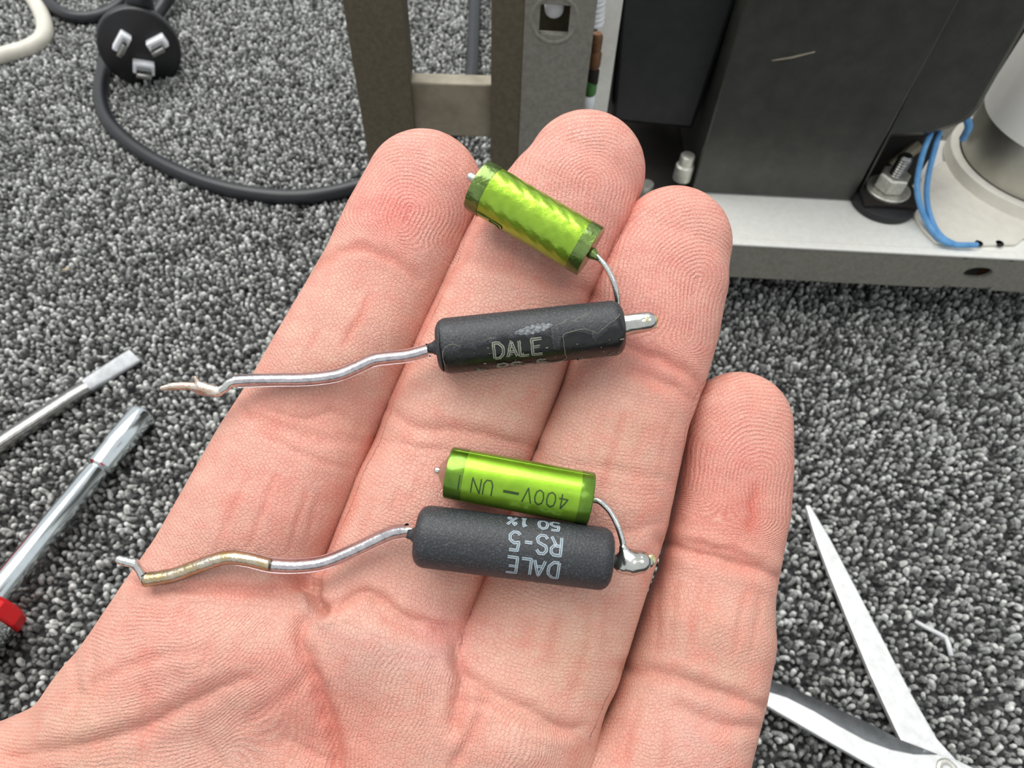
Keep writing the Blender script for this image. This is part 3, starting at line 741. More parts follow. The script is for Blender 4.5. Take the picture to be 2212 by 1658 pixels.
def build_hand(h=0.56):
    g = field((-78, -48, 60), (52, 128, 126), h)
    palm = None
    for i, rows in enumerate(PALM):
        P, R = bones(rows, .72 if i < 10 else .6)
        d = chain(g, P, R, .72 if i < 10 else .6, 2.2, pad=14, k=1.0 if i > 7 else 0.0)
        palm = d if palm is None else smin(palm, d, 7.0 if i < 8 else (1.6 if i == 9 else 5.0))
    # index and ring grow from one skin, middle and little finger from another just under it,
    # so that fingers lying side by side meet in a sharp line
    skins = [palm, palm + .15]
    for i, rows in enumerate(FINGERS):
        P, R = bones(rows, FR)
        d = chain(g, P, R, FR, 2.7, pad=10)
        skins[i % 2] = np.minimum(skins[i % 2], smin(d, palm + .15 * (i % 2), 3.0))
    V = np.zeros((0, 3)); Fq = np.zeros((0, 4), int)
    for k in (0, 1):
        v_, f_ = surface_nets(skins[k], g)
        me = bpy.data.meshes.new('t'); me.from_pydata(v_.tolist(), [], f_.tolist()); me.validate()
        o = bpy.data.objects.new('t', me); COL.objects.link(o)
        sm = o.modifiers.new('s', 'SMOOTH'); sm.iterations = 2; sm.factor = 0.5
        sb = o.modifiers.new('u', 'SUBSURF'); sb.levels = 1; sb.render_levels = 1
        ev = o.evaluated_get(bpy.context.evaluated_depsgraph_get()); m2 = ev.to_mesh()
        v_ = np.empty(len(m2.vertices) * 3, np.float32); m2.vertices.foreach_get('co', v_); v_ = v_.reshape(-1, 3).astype(float)
        f_ = np.empty(len(m2.loops), np.int32); m2.loops.foreach_get('vertex_index', f_); f_ = f_.reshape(-1, 4)
        ev.to_mesh_clear(); bpy.data.objects.remove(o); bpy.data.meshes.remove(me)
        o_ = skins[1 - k]
        q = np.clip(np.round((v_ - g[0]) / h).astype(int), 0, np.array(o_.shape) - 1)
        hid = o_[tuple(q.T)] < (-1.2 if k == 0 else -.4)
        if k == 0: hid &= v_[:, 1] < 40
        keep = ~hid[f_].all(1); f_ = f_[keep]
        used = np.unique(f_); m_ = np.full(len(v_), -1); m_[used] = np.arange(len(used))
        Fq = np.vstack([Fq, m_[f_] + len(V)]); V = np.vstack([V, v_[used]])
    me2 = bpy.data.meshes.new('hand'); nf = len(Fq)
    me2.vertices.add(len(V)); me2.vertices.foreach_set('co', V.ravel().astype(np.float32))
    me2.loops.add(nf * 4); me2.loops.foreach_set('vertex_index', Fq.ravel().astype(np.int32))
    me2.polygons.add(nf); me2.polygons.foreach_set('loop_start', np.arange(0, nf * 4, 4, dtype=np.int32))
    me2.update(calc_edges=True)
    n = len(me2.vertices)
    co = np.empty(n * 3); me2.vertices.foreach_get('co', co); co = co.reshape(n, 3)
    no = np.empty(n * 3); me2.vertex_normals.foreach_get('vector', no); no = no.reshape(n, 3)
    Q = np.stack([co[:, 0] / co[:, 2] * FOCAL + IMG_W / 2, co[:, 1] / co[:, 2] * FOCAL + IMG_H / 2], 1)
    view = -co / np.linalg.norm(co, axis=1)[:, None]
    facing = sstep(-.05, .35, np.einsum('ij,ij->i', no, view))
    fac2 = sstep(-.3, .15, np.einsum('ij,ij->i', no, view))
    mm = co[:, 2] / FOCAL
    disp = np.zeros(n); red = np.zeros(n)
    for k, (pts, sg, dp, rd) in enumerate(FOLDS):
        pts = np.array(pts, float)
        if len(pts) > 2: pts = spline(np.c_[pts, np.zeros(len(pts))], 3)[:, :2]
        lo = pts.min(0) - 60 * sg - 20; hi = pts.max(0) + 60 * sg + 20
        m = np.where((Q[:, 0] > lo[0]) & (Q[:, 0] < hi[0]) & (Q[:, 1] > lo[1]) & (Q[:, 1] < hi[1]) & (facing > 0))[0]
        if not len(m): continue
        q = Q[m] + np.stack([wave(Q[m], 60, k), wave(Q[m], 60, k + 99)], 1) * 5
        best = np.full(len(m), 1e9); tt = np.zeros(len(m)); ns = len(pts) - 1
        for i in range(ns):
            d, t = px_seg(q, pts[i], pts[i + 1]); b = d < best
            best[b] = d[b]; tt[b] = (i + t[b]) / ns
        d = best * mm[m]
        taper = 0.45 + 0.55 * np.sin(np.clip(tt, 0, 1) * math.pi) ** .6
        w = np.exp(-(d / sg) ** 2 / 2) * taper
        disp[m] -= dp * w * fac2[m]
        if sg > .4 and dp > .2: disp[m] -= min(.26, .5 * dp) * np.exp(-(d / .3) ** 2 / 2) * taper * fac2[m]
        disp[m] += .22 * dp * np.exp(-((d - 2.3 * sg) / (1.2 * sg)) ** 2) * facing[m]
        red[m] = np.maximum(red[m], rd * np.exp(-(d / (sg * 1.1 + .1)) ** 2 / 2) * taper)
    for x, y, rx, ry, an, hh in PADS:
        c, s = math.cos(math.radians(an)), math.sin(math.radians(an))
        dx, dy = Q[:, 0] - x, Q[:, 1] - y
        u, v = (dx * c + dy * s) / rx, (-dx * s + dy * c) / ry
        disp += hh * np.exp(-(u * u + v * v) / 1.3) * facing
    disp += (.10 * wave(Q, 130, 5) + .05 * wave(Q, 55, 6)) * facing
    co2 = co + no * disp[:, None]
    # --- friction ridges: a smooth phase (mm) whose contour lines are the ridges
    best = np.full(n, 9.0); fid = np.zeros(n, int)
    for i, rows in enumerate(FINGERS):
        for a, b in zip(rows[:-1], rows[1:]):
            d, t = px_seg(Q, a[:2], b[:2]); d = d / (a[2] + (b[2] - a[2]) * t)
            m = d < best; best[m] = d[m]; fid[m] = i
    CORE = [((885, 455), (770, 760)), ((1275, 405), (1200, 800)), ((1505, 600), (1460, 1000)), ((1640, 1020), (1600, 1450))]
    DIP = [575, 600, 790, 1195]; PIP = [925, 935, 1140, 1470]; MCP = [1285, 1320, 1500, 1680]
    DIR = [(.447, -.894), (.38, -.925), (.30, -.954), (.15, -.988)]
    phase = np.zeros(n); amp = np.zeros(n)
    x, y = Q[:, 0], Q[:, 1]
    for i in range(4):
        m = fid == i
        q = Q[m] + np.stack([wave(Q[m], 170, 11 + i), wave(Q[m], 170, 31 + i)], 1) * 12
        s = q @ np.array(DIR[i]); u = q @ np.array((-DIR[i][1], DIR[i][0]))
        s0 = np.array(FINGERS[i][2][:2]) @ np.array(DIR[i])
        D, t = px_seg(q, *CORE[i])
        cy = q[:, 1] - .35 * (q[:, 0] - FINGERS[i][2][0])
        w = sstep(DIP[i] - 15, DIP[i] - 110, cy)
        u0 = (u - u.mean()) / 150
        dp = np.array([np.interp(DIP[i], [r_[1] for r_ in FINGERS[i]], [r_[0] for r_ in FINGERS[i]]), DIP[i] - 60]) @ np.array(DIR[i])
        ph = D * w + (40 - (s - dp) + 22 * u0 * u0) * (1 - w)
        phase[m] = ph
        a = w * .9 + (1 - w) * .3
        a *= 1 - .55 * np.exp(-((cy - DIP[i]) / 25) ** 2) - .45 * np.exp(-((cy - PIP[i]) / 35) ** 2)
        amp[m] = a
    pal = sstep(-25, 45, y - np.interp(x, [200, 690, 985, 1250, 1500], [1270, 1310, 1430, 1580, 1750]))
    Qw = Q + np.stack([wave(Q, 200, 51), wave(Q, 200, 52)], 1) * 22
    X, Y = Qw[:, 0], Qw[:, 1]
    g1 = Y + np.where(X > 350, 1.2 / 540 * (X - 350) ** 2, 0)
    g2 = 667 + .95 * X + .25 * Y + np.where(X > 800, .0011 * (Y - 1300) * (X - 800) * .5, 0)
    kk = sstep(560, 720, X + .35 * (Y - 1400))
    pph = g1 * (1 - kk) + g2 * kk
    phase = np.where(pal < .5, phase, pph); amp = (amp * (1 - pal) + .6 * pal) * (1 - .9 * (4 * pal * (1 - pal)) ** 2)
    amp *= facing * (1 - .6 * red)
    phase_mm = phase * .0545
    # --- colour
    base = np.array(lin(224, 158, 136)[:3]); srgb = np.tile(np.array([209, 154, 137]) / 255.0, (n, 1))
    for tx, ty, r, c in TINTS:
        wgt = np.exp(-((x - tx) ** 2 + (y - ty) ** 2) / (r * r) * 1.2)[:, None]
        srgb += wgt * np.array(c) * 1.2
    mot = wave(Q, 48, 71) * .6 + wave(Q, 22, 72) * .4 + wave(Q, 90, 73) * .5
    srgb += mot[:, None] * np.array([.012, .044, .038])
    srgb += red[:, None] * np.array([-.03, -.10, -.10])  # fold redness, with shade between touching fingers painted in
    back = 1 - facing
    srgb += back[:, None] * np.array([0, .012, 0])
    srgb = np.clip(srgb, .05, .95)
    rgb = np.where(srgb <= .04045, srgb / 12.92, ((srgb + .055) / 1.055) ** 2.4)
    wv = to_world(co2); origin = to_world(lens(760, 1600, 84))
    me2.vertices.foreach_set('co', ((wv - origin) / 1000.0).ravel().astype(np.float32))
    a = me2.attributes.new('ridge_phase', 'FLOAT', 'POINT'); a.data.foreach_set('value', phase_mm.astype(np.float32))
    a = me2.attributes.new('ridge_strength', 'FLOAT', 'POINT'); a.data.foreach_set('value', amp.astype(np.float32))
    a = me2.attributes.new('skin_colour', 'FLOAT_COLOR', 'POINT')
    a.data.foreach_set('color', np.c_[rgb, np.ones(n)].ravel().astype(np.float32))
    me2.polygons.foreach_set('use_smooth', [True] * len(me2.polygons)); me2.update()
    me2.name = 'hand'
    m = bpy.data.materials.new('skin'); m.use_nodes = True; t = NT(m); b = t.n['Principled BSDF']
    tc = t.n.new('ShaderNodeTexCoord').outputs['Object']
    def att(nm):
        k = t.n.new('ShaderNodeAttribute'); k.attribute_name = nm; return k
    ph, am, sc_ = att('ridge_phase').outputs['Fac'], att('ridge_strength').outputs['Fac'], att('skin_colour').outputs['Color']
    wob = t.noise(tc, 900.0, 2.0); brk = t.noise(tc, 420.0, 3.0)
    arg = t.math('ADD', t.math('MULTIPLY', ph, 2 * math.pi / 0.47), t.math('MULTIPLY', wob, 5.0))
    sn = t.math('SINE', arg)
    brk2 = t.math('MULTIPLY', t.math('SUBTRACT', brk, .22), 1.9)
    hgt = t.math('MULTIPLY', t.math('MULTIPLY', sn, am), brk2)
    fine = t.noise(tc, 2600.0, 4.0, .7)
    vor = t.n.new('ShaderNodeTexVoronoi'); vor.feature = 'DISTANCE_TO_EDGE'; vor.inputs['Scale'].default_value = 1900.0
    t.link(tc, vor.inputs['Vector'])
    h2 = t.math('ADD', t.math('MULTIPLY', hgt, .5), t.math('MULTIPLY', fine, .55))
    h3 = t.math('ADD', h2, t.math('MULTIPLY', t.math('MINIMUM', vor.outputs['Distance'], .12), 3.2))
    bn = t.n.new('ShaderNodeBump'); bn.inputs['Distance'].default_value = 0.00011; bn.inputs['Strength'].default_value = 1.0
    t.link(h3, bn.inputs['Height']); t.link(bn.outputs[0], b.inputs['Normal'])
    c = t.mix(t.math('MULTIPLY', t.math('ADD', hgt, .15), .24), sc_, lin(244, 204, 186))
    c = t.mix(t.math('MULTIPLY', t.math('MAXIMUM', t.math('MULTIPLY', hgt, -1.0), 0.0), .30), c, lin(196, 112, 96))
    blot = t.noise(tc, 260.0, 4.0, .65)
    c = t.mix(t.math('MULTIPLY', t.math('MAXIMUM', t.math('SUBTRACT', blot, .5), 0.0), 2.0), c, lin(214, 128, 112))
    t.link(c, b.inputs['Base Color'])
    b.inputs['Roughness'].default_value = 0.46
    b.inputs['Specular IOR Level'].default_value = 0.42
    b.inputs['Subsurface Weight'].default_value = 0.18
    b.inputs['Subsurface Radius'].default_value = (0.8, 0.42, 0.3)
    b.inputs['Subsurface Scale'].default_value = 0.0013
    me2.materials.clear(); me2.materials.append(m)
    return _link('hand', me2, None, origin)

hand = build_hand()
tag(hand, 'open bare left hand, palm up, with resistors and capacitors lying across its fingers', 'hand')
# ------------------------------------------------------------------ the two soldered pairs on the fingers
M['res'] = mat('matt_black_coating', (40, 42, 45), .5, 0, (88, 92, 96), 4600, .08, 3400, lo=.5, hi=.85)
M['res_core'] = mat('glossy_black_core', (14, 15, 15), .3, 0, (26, 27, 26), 900, .06, 1500)
M['print'] = mat('grey_print', (136, 150, 158), .6, 0, (156, 168, 176), 2500)
M['print_worn'] = mat('worn_print', (118, 124, 112), .6, 0, (148, 150, 132), 1500)
M['flake'] = mat('coating_edge', (92, 92, 80), .6, 0, (128, 128, 108), 1500)
M['ink'] = mat('dark_green_ink', (34, 58, 14), .5, 0, (40, 64, 18), 900)
M['tin'] = mat('tinned_wire', (196, 196, 192), .22, 1.0, (222, 222, 216), 900, .05, 1800)
M['tin_gold'] = mat('flux_stained_wire', (196, 176, 116), .28, 1.0, (214, 208, 186), 350, .09, 1500)
M['solder'] = mat('solder', (190, 190, 184), .2, 1.0, (212, 212, 204), 500, .03, 900)
M['flux'] = mat('yellow_flux', (190, 184, 128), .28, .7, (220, 216, 176), 900, .1, 1500)
M['copper'] = mat('coppery_solder', (206, 176, 152), .35, .9, (226, 220, 210), 600, .12, 1500)
M['sleeve'] = mat('clear_sleeving', (244, 239, 250), .06, 0, (248, 244, 252), 300, trans=1.0, ior=1.3)
M['resin'] = mat('clear_pink_resin', (150, 112, 92), .25, 0, (132, 96, 80), 900)
def foil(name, c1, c2, rough, bumpd, bscale):
    m = mat(name, c1, rough, .85, c2, 500, bumpd, bscale, coat=.5); return m
M['green'] = foil('green_foil', (128, 172, 36), (142, 186, 44), .36, .02, 900)
M['green_crinkle'] = foil('crinkled_green_foil', (140, 180, 46), (156, 194, 58), .33, .09, 700)
M['green_end'] = foil('dark_green_film', (90, 128, 30), (106, 144, 40), .3, .02, 900)
M['green_end2'] = foil('dull_green_film', (86, 112, 44), (120, 144, 76), .3, .2, 700)

GL = {'D': [[(0, 0), (0, 1), (.5, 1), (.9, .75), (.95, .5), (.9, .25), (.5, 0), (0, 0)]], 'A': [[(0, 0), (.5, 1), (1, 0)], [(.2, .35), (.8, .35)]],
      'L': [[(0, 1), (0, 0), (.9, 0)]], 'E': [[(.95, 1), (0, 1), (0, 0), (.95, 0)], [(0, .52), (.75, .52)]],
      'R': [[(0, 0), (0, 1), (.65, 1), (.9, .85), (.9, .65), (.65, .5), (0, .5)], [(.45, .5), (.95, 0)]],
      'S': [[(.95, .82), (.7, 1), (.25, 1), (.02, .82), (.1, .6), (.85, .42), (.98, .2), (.7, 0), (.25, 0), (0, .18)]],
      '5': [[(.9, 1), (.12, 1), (.05, .55), (.5, .62), (.9, .45), (.95, .2), (.65, 0), (.2, 0), (0, .15)]], '-': [[(.1, .5), (.8, .5)]],
      '0': [[(.5, 0), (.12, .15), (0, .5), (.12, .85), (.5, 1), (.88, .85), (1, .5), (.88, .15), (.5, 0)]], '1': [[(.2, .8), (.5, 1), (.5, 0)], [(.2, 0), (.8, 0)]],
      '%': [[(.0, .0), (1, 1)], [(.2, .65), (.05, .8), (.2, .98), (.35, .8), (.2, .65)], [(.8, .02), (.65, .18), (.8, .35), (.95, .18), (.8, .02)]],
      '4': [[(.7, 0), (.7, 1), (0, .3), (1, .3)]], 'V': [[(0, 1), (.5, 0), (1, 1)]], 'U': [[(0, 1), (0, .25), (.25, 0), (.75, 0), (1, .25), (1, 1)]],
      'N': [[(0, 0), (0, 1), (1, 0), (1, 1)]], '_': [[(.1, .46), (1.9, .46)], [(.1, .54), (1.9, .54)]], '|': [[(.2, 0), (.2, 1)]], ' ': []}

def lettering(text, cyl, t0, ph0, cw, chh, gap, rdir, udir, width, double=0.0, keep=None, jit=0.0, lift=.05):
    """thin ribbons of print wrapped on a cylinder; t0 along the axis, ph0 the base line angle"""
    o, a, e1, e2, R = cyl; V = []; Fc = []; x0 = 0.0
    for ci, ch in enumerate(text):
        for stk in GL[ch]:
            P = []
            for (xa, ya), (xb, yb) in zip(stk[:-1], stk[1:]):
                k = max(2, int(math.hypot((xb - xa) * cw, (yb - ya) * chh) / .12))
                P += [(xa + (xb - xa) * i / k, ya + (yb - ya) * i / k) for i in range(k)]
            P.append(stk[-1]); P = np.array(P) * [cw, chh] + [x0, 0]
            if jit: P += RNG.normal(0, jit, P.shape)
            T = np.gradient(P, axis=0); T /= np.linalg.norm(T, axis=1)[:, None] + 1e-9; Nn = np.stack([-T[:, 1], T[:, 0]], 1)
            for off in ((-double, double) if double else (0.0,)):
                b = len(V); rows = 0
                for p, nn in zip(P, Nn):
                    if keep is not None and not keep(p[0], p[1]):
                        if rows > 1: pass
                        b = len(V); rows = 0; continue
                    for s in (-width / 2, width / 2):
                        q = p + nn * (off + s); ph = ph0 + udir * q[1] / R; t = t0 + rdir * q[0]
                        V.append(o + a * t + (R + lift) * (math.cos(ph) * e1 + math.sin(ph) * e2))
                    rows += 1
                    if rows > 1: k = b + 2 * (rows - 2); Fc.append((k, k + 1, k + 3, k + 2))
        x0 += cw * (.55 if ch == ' ' else 1.9 if ch == '_' else (.45 if ch == '|' else 1)) + gap
    return V, Fc

def cyl_from_px(pa, za, pb, zb, r, roll=0.0):
    A, B = at(pa[0], pa[1], za), at(pb[0], pb[1], zb); a = unit(B - A)
    mid = (A + B) / 2; tow = np.array([0, 0, CAM_H]) - mid
    a, e1, e2 = frame_of(a, tow)
    return A, B, a, e1, e2, np.linalg.norm(B - A), r

def round_body(L, r, er=1.3):
    pr = [(0, .05), (0, r - er)] if er < r else [(0, .05)]
    for k in range(1, 6):
        an = k / 5 * math.pi / 2; pr.append((er - er * math.cos(an), r - er + er * math.sin(an)))
    pr += [(L * .25, r), (L * .5, r), (L * .75, r)]
    for k in range(0, 6):
        an = (5 - k) / 5 * math.pi / 2; pr.append((L - er + er * math.cos(an), r - er + er * math.sin(an)))
    return pr + [(L, .05)]

def wire(pts, n=8): return spline(np.array([at(*p) for p in pts]), n)

# ===== lower pair
A, B, a, e1, e2, L, r = cyl_from_px((899, 1155), 78.6, (1321, 1208), 78.2, 3.48)
pair = empty('resistor_capacitor_pair', (A + B) / 2)
tag(pair, 'lower soldered pair: smooth black printed resistor with a smooth bright green capacitor lying against it', 'electronic part')
rb = mesh_obj('resistor_body', *lathe(A, a, e1, e2, round_body(L, r), 64, closed=False), M['res'], pair, sharp=70)
cyl = (A, a, e1, e2, r); pt = lambda x: L * (x - 899) / (1321 - 899.0)
chh, cw = 2.05, 1.3
for nm, tx, xs, ph, c_w, c_h, gp in (('printed_word', 'DALE', 1206, .30, 1.15, 1.95, .36), ('printed_type', 'RS-5', 1206, -.48, 1.15, 1.95, .36), ('printed_value', '50 1%', 1200, -1.16, 1.0, 1.5, .3)):
    mesh_obj(nm, *lettering(tx, cyl, pt(xs), ph, c_w, c_h, gp, -1, 1, .14, .1), M['print'], rb, smooth=False)
mesh_obj('end_neck', *lathe(A, -a, e1, e2, [(-.2, 1.5), (.1, 1.0), (.6, .6), (1.0, .5)], 20), M['res'], pair)
cA, cB, ca, c1, c2, cL, cr = cyl_from_px((969, 1020), 80.4, (1277, 1077), 79.6, 3.02)
cb = mesh_obj('capacitor_body', *lathe(cA, ca, c1, c2, [(2.0, cr), (cL - 1.5, cr)], 72), M['green'], pair, sharp=60)
mesh_obj('end_film', *lathe(cA, ca, c1, c2, [(.7, 1.6), (.15, 2.5), (0, cr - .06), (.2, cr + .02), (2.0, cr + .03)], 72, closed=False), M['green_end'], cb, sharp=60)
mesh_obj('end_film', *lathe(cA, ca, c1, c2, [(cL - 1.5, cr + .03), (cL - .15, cr + .02), (cL, cr - .1), (cL - .1, 1.2), (cL, .05)], 72, closed=False), M['green_end'], cb, sharp=60)
mesh_obj('resin_end', *lathe(cA, -ca, c1, c2, [(-.6, cr - .25), (-.1, cr - .3), (.35, 1.9), (.9, .9), (1.2, .35)], 40), M['resin'], pair)
mesh_obj('cut_stub', *lathe(cA - ca * .7, -ca, c1, c2, [(0, .4), (.8, .42), (1.0, .25)], 12), M['tin'], pair)
sq = -1.02
mesh_obj('film_seam', *tube([cA + ca * t + (cr + .03) * (math.cos(sq + .0 * t) * c1 + math.sin(sq) * c2) for t in np.linspace(.3, cL - .3, 24)], .07, 6), M['green'], cb)
cyl2 = (cA, ca, c1, c2, cr + .02); pt2 = lambda x: cL * (x - 969) / (1277 - 969.0)
mesh_obj('printed_rating', *lettering('400V_ UN |', cyl2, pt2(1226), .02, .98, 1.75, .36, -1, 1, .14), M['ink'], cb, smooth=False)
lw = wire([(1277, 1078, 79.5), (1296, 1083, 79.2), (1317, 1103, 78.9), (1333, 1132, 78.6), (1343, 1162, 78.4), (1348, 1188, 78.3), (1356, 1204, 78.3)])
mesh_obj('lead_wire', *tube(lw, .35, 12), M['tin'], pair)
sb_ = [([at(1347, 1183, 78.2), at(1352, 1203, 78.2), at(1362, 1214, 78.2)], [.5, .9, 1.2]), ([at(1348, 1217, 78.3), at(1364, 1214, 78.2), at(1382, 1213, 78.2), at(1398, 1213, 78.3)], [1.15, 1.45, 1.3, .85]), ([at(1326, 1212, 78.3), at(1344, 1215, 78.3)], [.55, 1.0])]
so = mesh_obj('solder_joint', *(lambda q: (q[0], q[1]))(implicit(sb_, .13, .5)), M['solder'], pair)
mesh_obj('cut_end', *implicit([([at(1398, 1210, 78.2), at(1409, 1208, 78.2)], [.6, .45]), ([at(1402, 1203, 78.0), at(1408, 1200, 78.0)], [.3, .22]), ([at(1405, 1216, 78.2), at(1412, 1214, 78.0)], [.35, .25])], .1, .2), M['flux'], so)
mesh_obj('end_neck', *lathe(B, a, e1, e2, [(-.2, 1.0), (.1, .75), (.5, .5), (.8, .45)], 20), M['res'], pair)
path = [(896, 1151, 78.9), (880, 1146, 79.2), (850, 1150, 79.8), (820, 1162, 80.2), (765, 1188, 80.5), (700, 1214, 80.6), (640, 1222, 80.5), (585, 1220, 80.4), (530, 1207, 80.4), (485, 1205, 80.5), (425, 1224, 80.6), (370, 1243, 80.7), (312, 1252, 80.8)]
mesh_obj('lead_wire', *tube(wire(path[:8]), .56, 14), M['tin'], pair)
tag(mesh_obj('lead_wire', *tube(wire(path[7:]), np.interp(np.arange(41), [0, 12, 40], [.56, .62, .62]), 14), M['tin_gold'], pair), 'flux-yellowed end of the lead')
mesh_obj('clear_sleeve', *tube(wire(path[1:]), .86, 20, cap=False), M['sleeve'], pair)
mesh_obj('bare_end', *implicit([([at(312, 1250, 80.8), at(301, 1230, 80.6), at(290, 1216, 80.5)], [.5, .42, .5]), ([at(290, 1216, 80.5), at(274, 1213, 80.5), at(258, 1208, 80.4)], [.52, .5, .5]), ([at(262, 1214, 80.5), at(272, 1212, 80.4)], [.3, .5])], .12, .25), M['tin'], pair)

# ===== upper pair
A, B, a, e1, e2, L, r = cyl_from_px((945, 750), 83.2, (1346, 708), 83.0, 3.32)
pair2 = empty('resistor_capacitor_pair', (A + B) / 2)
tag(pair2, 'upper soldered pair: black resistor with chipped coating and crinkled green capacitor', 'electronic part')
def facet(t, rr, ph):
    d = (ph + math.pi) % (2 * math.pi) - math.pi                # 0 = towards the viewer, + = downwards
    if .0 < d < 2.2 and rr > 2: rr -= .10 + .10 * math.sin(d * 3.1 + t * .5) * math.sin(t * .9)
    return rr, t
core = mesh_obj('resistor_body', *lathe(A, a, e1, e2, round_body(L, r), 72, closed=False, fn=facet), M['res_core'], pair2, sharp=80)
# chipped outer coat: a shell over the upper half with a ragged edge
def coat():
    V = []; Fc = []; nt, npn = 90, 40
    for i in range(nt + 1):
        t = .05 + (L - .1) * i / nt; x = t / L
        edge = .10 + .10 * math.sin(9 * x) + .05 * math.sin(31 * x) + .03 * math.sin(67 * x)
        if x < .13: edge = .28 + .35 * math.exp(-((x - .0) / .035) ** 2) + (.8 if x < .035 else 0)
        if .22 < x < .48: edge -= .12
        if .60 < x < .645: edge += .5
        if .645 <= x < .82: edge = .02 + .28 * ((x - .735) / .09) ** 2 - .05
        if x >= .82: edge = -.55 + 1.4 * (1 - x) / .18 * .7 if x < .97 else .1
        rr = r + .09
        er = 1.3; tt = min(t, L - t)
        if tt < er: rr = rr - er + math.sqrt(max(er * er - (er - tt) ** 2, 0)) 
        for j in range(npn + 1):
            ph = edge - j / npn * (math.pi * 1.12 + edge)
            q = rr - (.09 if j == 0 else 0)
            V.append(A + a * t + q * (math.cos(ph) * e1 + math.sin(ph) * e2))
    for i in range(nt):
        for j in range(npn):
            k = i * (npn + 1) + j; Fc.append((k, k + 1, k + npn + 2, k + npn + 1))
    return V, Fc
tag(mesh_obj('matt_coating', *coat(), M['res'], core, sharp=60), 'chipped matt coating left on the upper side')
M['scuff'] = mat('scuffed_coating', (62, 65, 68), .32, 0, (136, 140, 143), 3000, .05, 3000, lo=.38, hi=.7)
V, Fc = [], []
for i in range(25):
    x = i / 24; t = L * (1112 + 86 * x - 945) / 401.0; w_ = math.sin(math.pi * min(1, x * 1.05)) ** .6
    for j in range(7):
        p = -.20 - .16 * x + (j / 6 - .5) * (.30 * w_ + .05 * math.sin(i * 1.9) * w_)
        V.append(A + a * t + (r + .115) * (math.cos(p) * e1 + math.sin(p) * e2))
for i in range(24):
    for j in range(6): k = i * 7 + j; Fc.append((k, k + 1, k + 8, k + 7))
tag(mesh_obj('scuff_mark', V, Fc, M['scuff'], core), 'pale scuffed patch')
cyl = (A, a, e1, e2, r); pt = lambda x: L * (x - 945) / (1346 - 945.0)
mesh_obj('printed_word', *lettering('DALE', cyl, pt(1067), .62, 1.15, 1.85, .33, 1, -1, .14, .11, jit=.015, lift=.06), M['print_worn'], core, smooth=False)
mesh_obj('printed_type', *lettering('RS-5', cyl, pt(1072), 1.36, 1.2, 1.4, .33, 1, -1, .14, .1, keep=lambda x, y: y > .35, jit=.03, lift=.02), M['print_worn'], core, smooth=False)
fl = []
for k in range(46):
    t = RNG.uniform(.5, L - .5); ph = RNG.uniform(.2, 1.4); c = A + a * t + (r - .02) * (math.cos(ph) * e1 + math.sin(ph) * e2); s = RNG.uniform(.05, .14)
    fl.append(tube([c, c + a * RNG.normal(0, s * 1.6) + e1 * .02 + e2 * RNG.normal(0, s)], s * .6, 5))
tag(mesh_obj('coating_crumbs', *join(*fl), M['flake'], core), kind='stuff')
def cracks(lines):
    out = []
    for ln in lines:
        out.append(tube(spline(np.array([A + a * pt(x) + (r + .06) * (math.cos(p) * e1 + math.sin(p) * e2) for x, p in ln]), 4), .05, 5))
    return join(*out)
mesh_obj('flaked_edge', *cracks([[(962, .75), (960, .3), (968, .02), (985, -.05), (1000, .08)], [(1214, .8), (1212, .3), (1213, .02), (1232, -.06), (1258, -.1), (1275, .02), (1283, .1)], [(1283, .1), (1300, -.1), (1325, -.35), (1334, -.5)],
         [(1213, .75), (1216, 1.0), (1200, 1.2), (1170, 1.25)], [(1046, 0), (1058, -.12), (1072, -.1)], [(1196, -.3), (1215, -.42), (1240, -.62)], [(1225, -.25), (1245, -.5), (1275, -.68)], [(1020, 1.3), (1035, 1.2), (1050, 1.36)]]), M['flake'], core)
mesh_obj('end_neck', *lathe(A, -a, e1, e2, [(-.2, 1.5), (.1, 1.0), (.7, .65), (1.2, .5)], 20), M['res'], pair2)
cA, cB, ca, c1, c2, cL, cr = cyl_from_px((1033, 400), 85.6, (1277, 544), 84.2, 3.22)
crk = lambda t, rr, ph: (rr + (.018 * math.sin(7 * ph + 2.1 * t) * math.sin(1.7 * t + 3 * ph) + .02 * math.sin(13 * ph - 3 * t) if rr > 2.9 else 0), t)
cb = mesh_obj('capacitor_body', *lathe(cA, ca, c1, c2, [(1.8 + (cL - 3.4) * k / 40, cr) for k in range(41)], 96, fn=crk), M['green_crinkle'], pair2, sharp=70)
mesh_obj('end_film', *lathe(cA, ca, c1, c2, [(1.0, .1), (.8, 2.0), (.1, 2.9), (0, cr), (.3, cr + .05), (1.8, cr + .05)], 72, closed=False, fn=crk), M['green_end2'], cb, sharp=60)
mesh_obj('end_film', *lathe(cA, ca, c1, c2, [(cL - 1.7, cr + .05), (cL - .8, cr + .08), (cL - .1, cr + .04), (cL, cr - .2), (cL - .2, 1.2), (cL, .05)], 72, closed=False, fn=crk), M['green_end2'], cb, sharp=60)
mesh_obj('cut_stub', *lathe(cA + ca * 1.0 - c2 * .4, -ca, c1, c2, [(0, .55), (2.5, .55), (2.8, .3)], 12), M['zinc'], pair2)
cyl2 = (cA, ca, c1, c2, cr + .05); pt2 = lambda x: cL * (x - 1033) / (1277 - 1033.0)
V, Fc = [], []
for bx0, bx1, p0, p1 in ((1.6, 5.4, 1.02, 1.6), (3.6, 5.0, 1.16, 1.6)):
    for ln in ([(bx0, p0), (bx1 - .4, p0), (bx1, p0 + .12), (bx1, p1)],):
        v_, f_ = tube(spline(np.array([cA + ca * t + (cr + .05) * (math.cos(p) * c1 + math.sin(p) * c2) for t, p in ln]), 6), .07, 5)
        k = len(V); V += list(v_); Fc += [tuple(i + k for i in q) for q in f_]
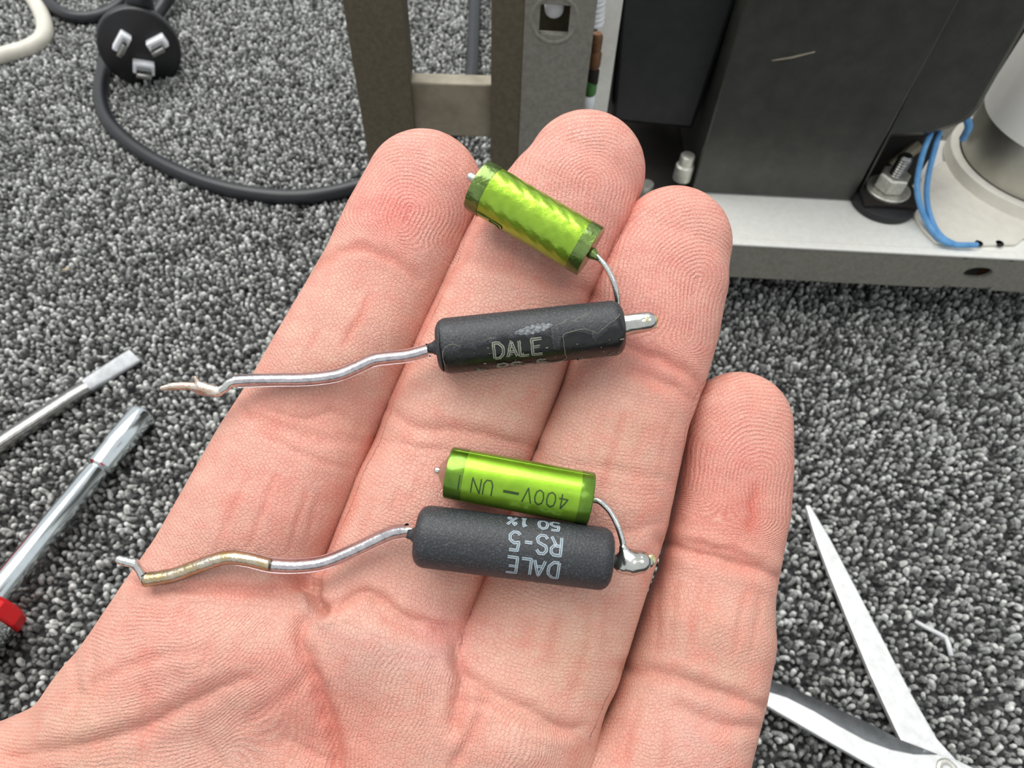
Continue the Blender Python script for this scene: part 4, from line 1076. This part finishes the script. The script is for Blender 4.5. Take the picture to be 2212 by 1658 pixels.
mesh_obj('printed_box', V, Fc, M['ink'], cb)
lw = wire([(1278, 546, 84.0), (1292, 556, 83.6), (1312, 580, 83.2), (1326, 610, 83.0), (1333, 640, 83.6), (1336, 665, 84.6), (1345, 690, 85.0)])
mesh_obj('lead_wire', *tube(lw, .36, 12), M['tin'], pair2)
mesh_obj('solder_collar', *implicit([([at(1280, 548, 84.0), at(1290, 556, 83.7)], [.75, .4])], .1), M['green_end2'], cb)
so = mesh_obj('solder_joint', *implicit([([at(1347, 702, 83.6), at(1362, 699, 83.4), at(1384, 696, 83.2), at(1398, 694, 83.2)], [1.4, 1.3, 1.25, 1.2]), ([at(1348, 690, 84.6), at(1360, 697, 84.2)], [.9, .8])], .13, .4), M['solder'], pair2)
mesh_obj('cut_end', *implicit([([at(1396, 693, 82.9), at(1411, 691, 82.9)], [.95, .6]), ([at(1393, 681, 83.0), at(1400, 685, 83.0)], [.3, .35]), ([at(1404, 702, 83.1), at(1413, 704, 83.0)], [.5, .35]), ([at(1410, 687, 83.0), at(1415, 690, 83.0)], [.35, .25])], .1, .2), M['flux'], so)
path = [(942, 752, 83.4), (925, 756, 83.6), (880, 768, 84.0), (835, 773, 84.2), (805, 778, 84.3), (770, 794, 84.4), (725, 811, 84.5), (660, 819, 84.6), (590, 820, 84.7), (508, 823, 84.8)]
mesh_obj('lead_wire', *tube(wire(path + [(485, 838, 84.8), (466, 847, 84.8)]), .56, 14), M['tin'], pair2)
mesh_obj('clear_sleeve', *tube(wire(path[1:]), .84, 20, cap=False), M['sleeve'], pair2)
tag(mesh_obj('bare_end', *implicit([([at(472, 845, 84.8), at(440, 838, 84.7), at(405, 833, 84.8), at(375, 834, 84.8), at(350, 838, 84.8)], [.62, .7, .5, .5, .3]), ([at(448, 842, 84.7), at(428, 828, 84.5), at(422, 815, 84.3)], [.55, .35, .22]), ([at(465, 848, 84.6), at(450, 848, 84.7), at(430, 846, 84.9)], [.5, .45, .4])], .12, .2), M['copper'], pair2), 'crumbly coppery solder on the bare wire end')
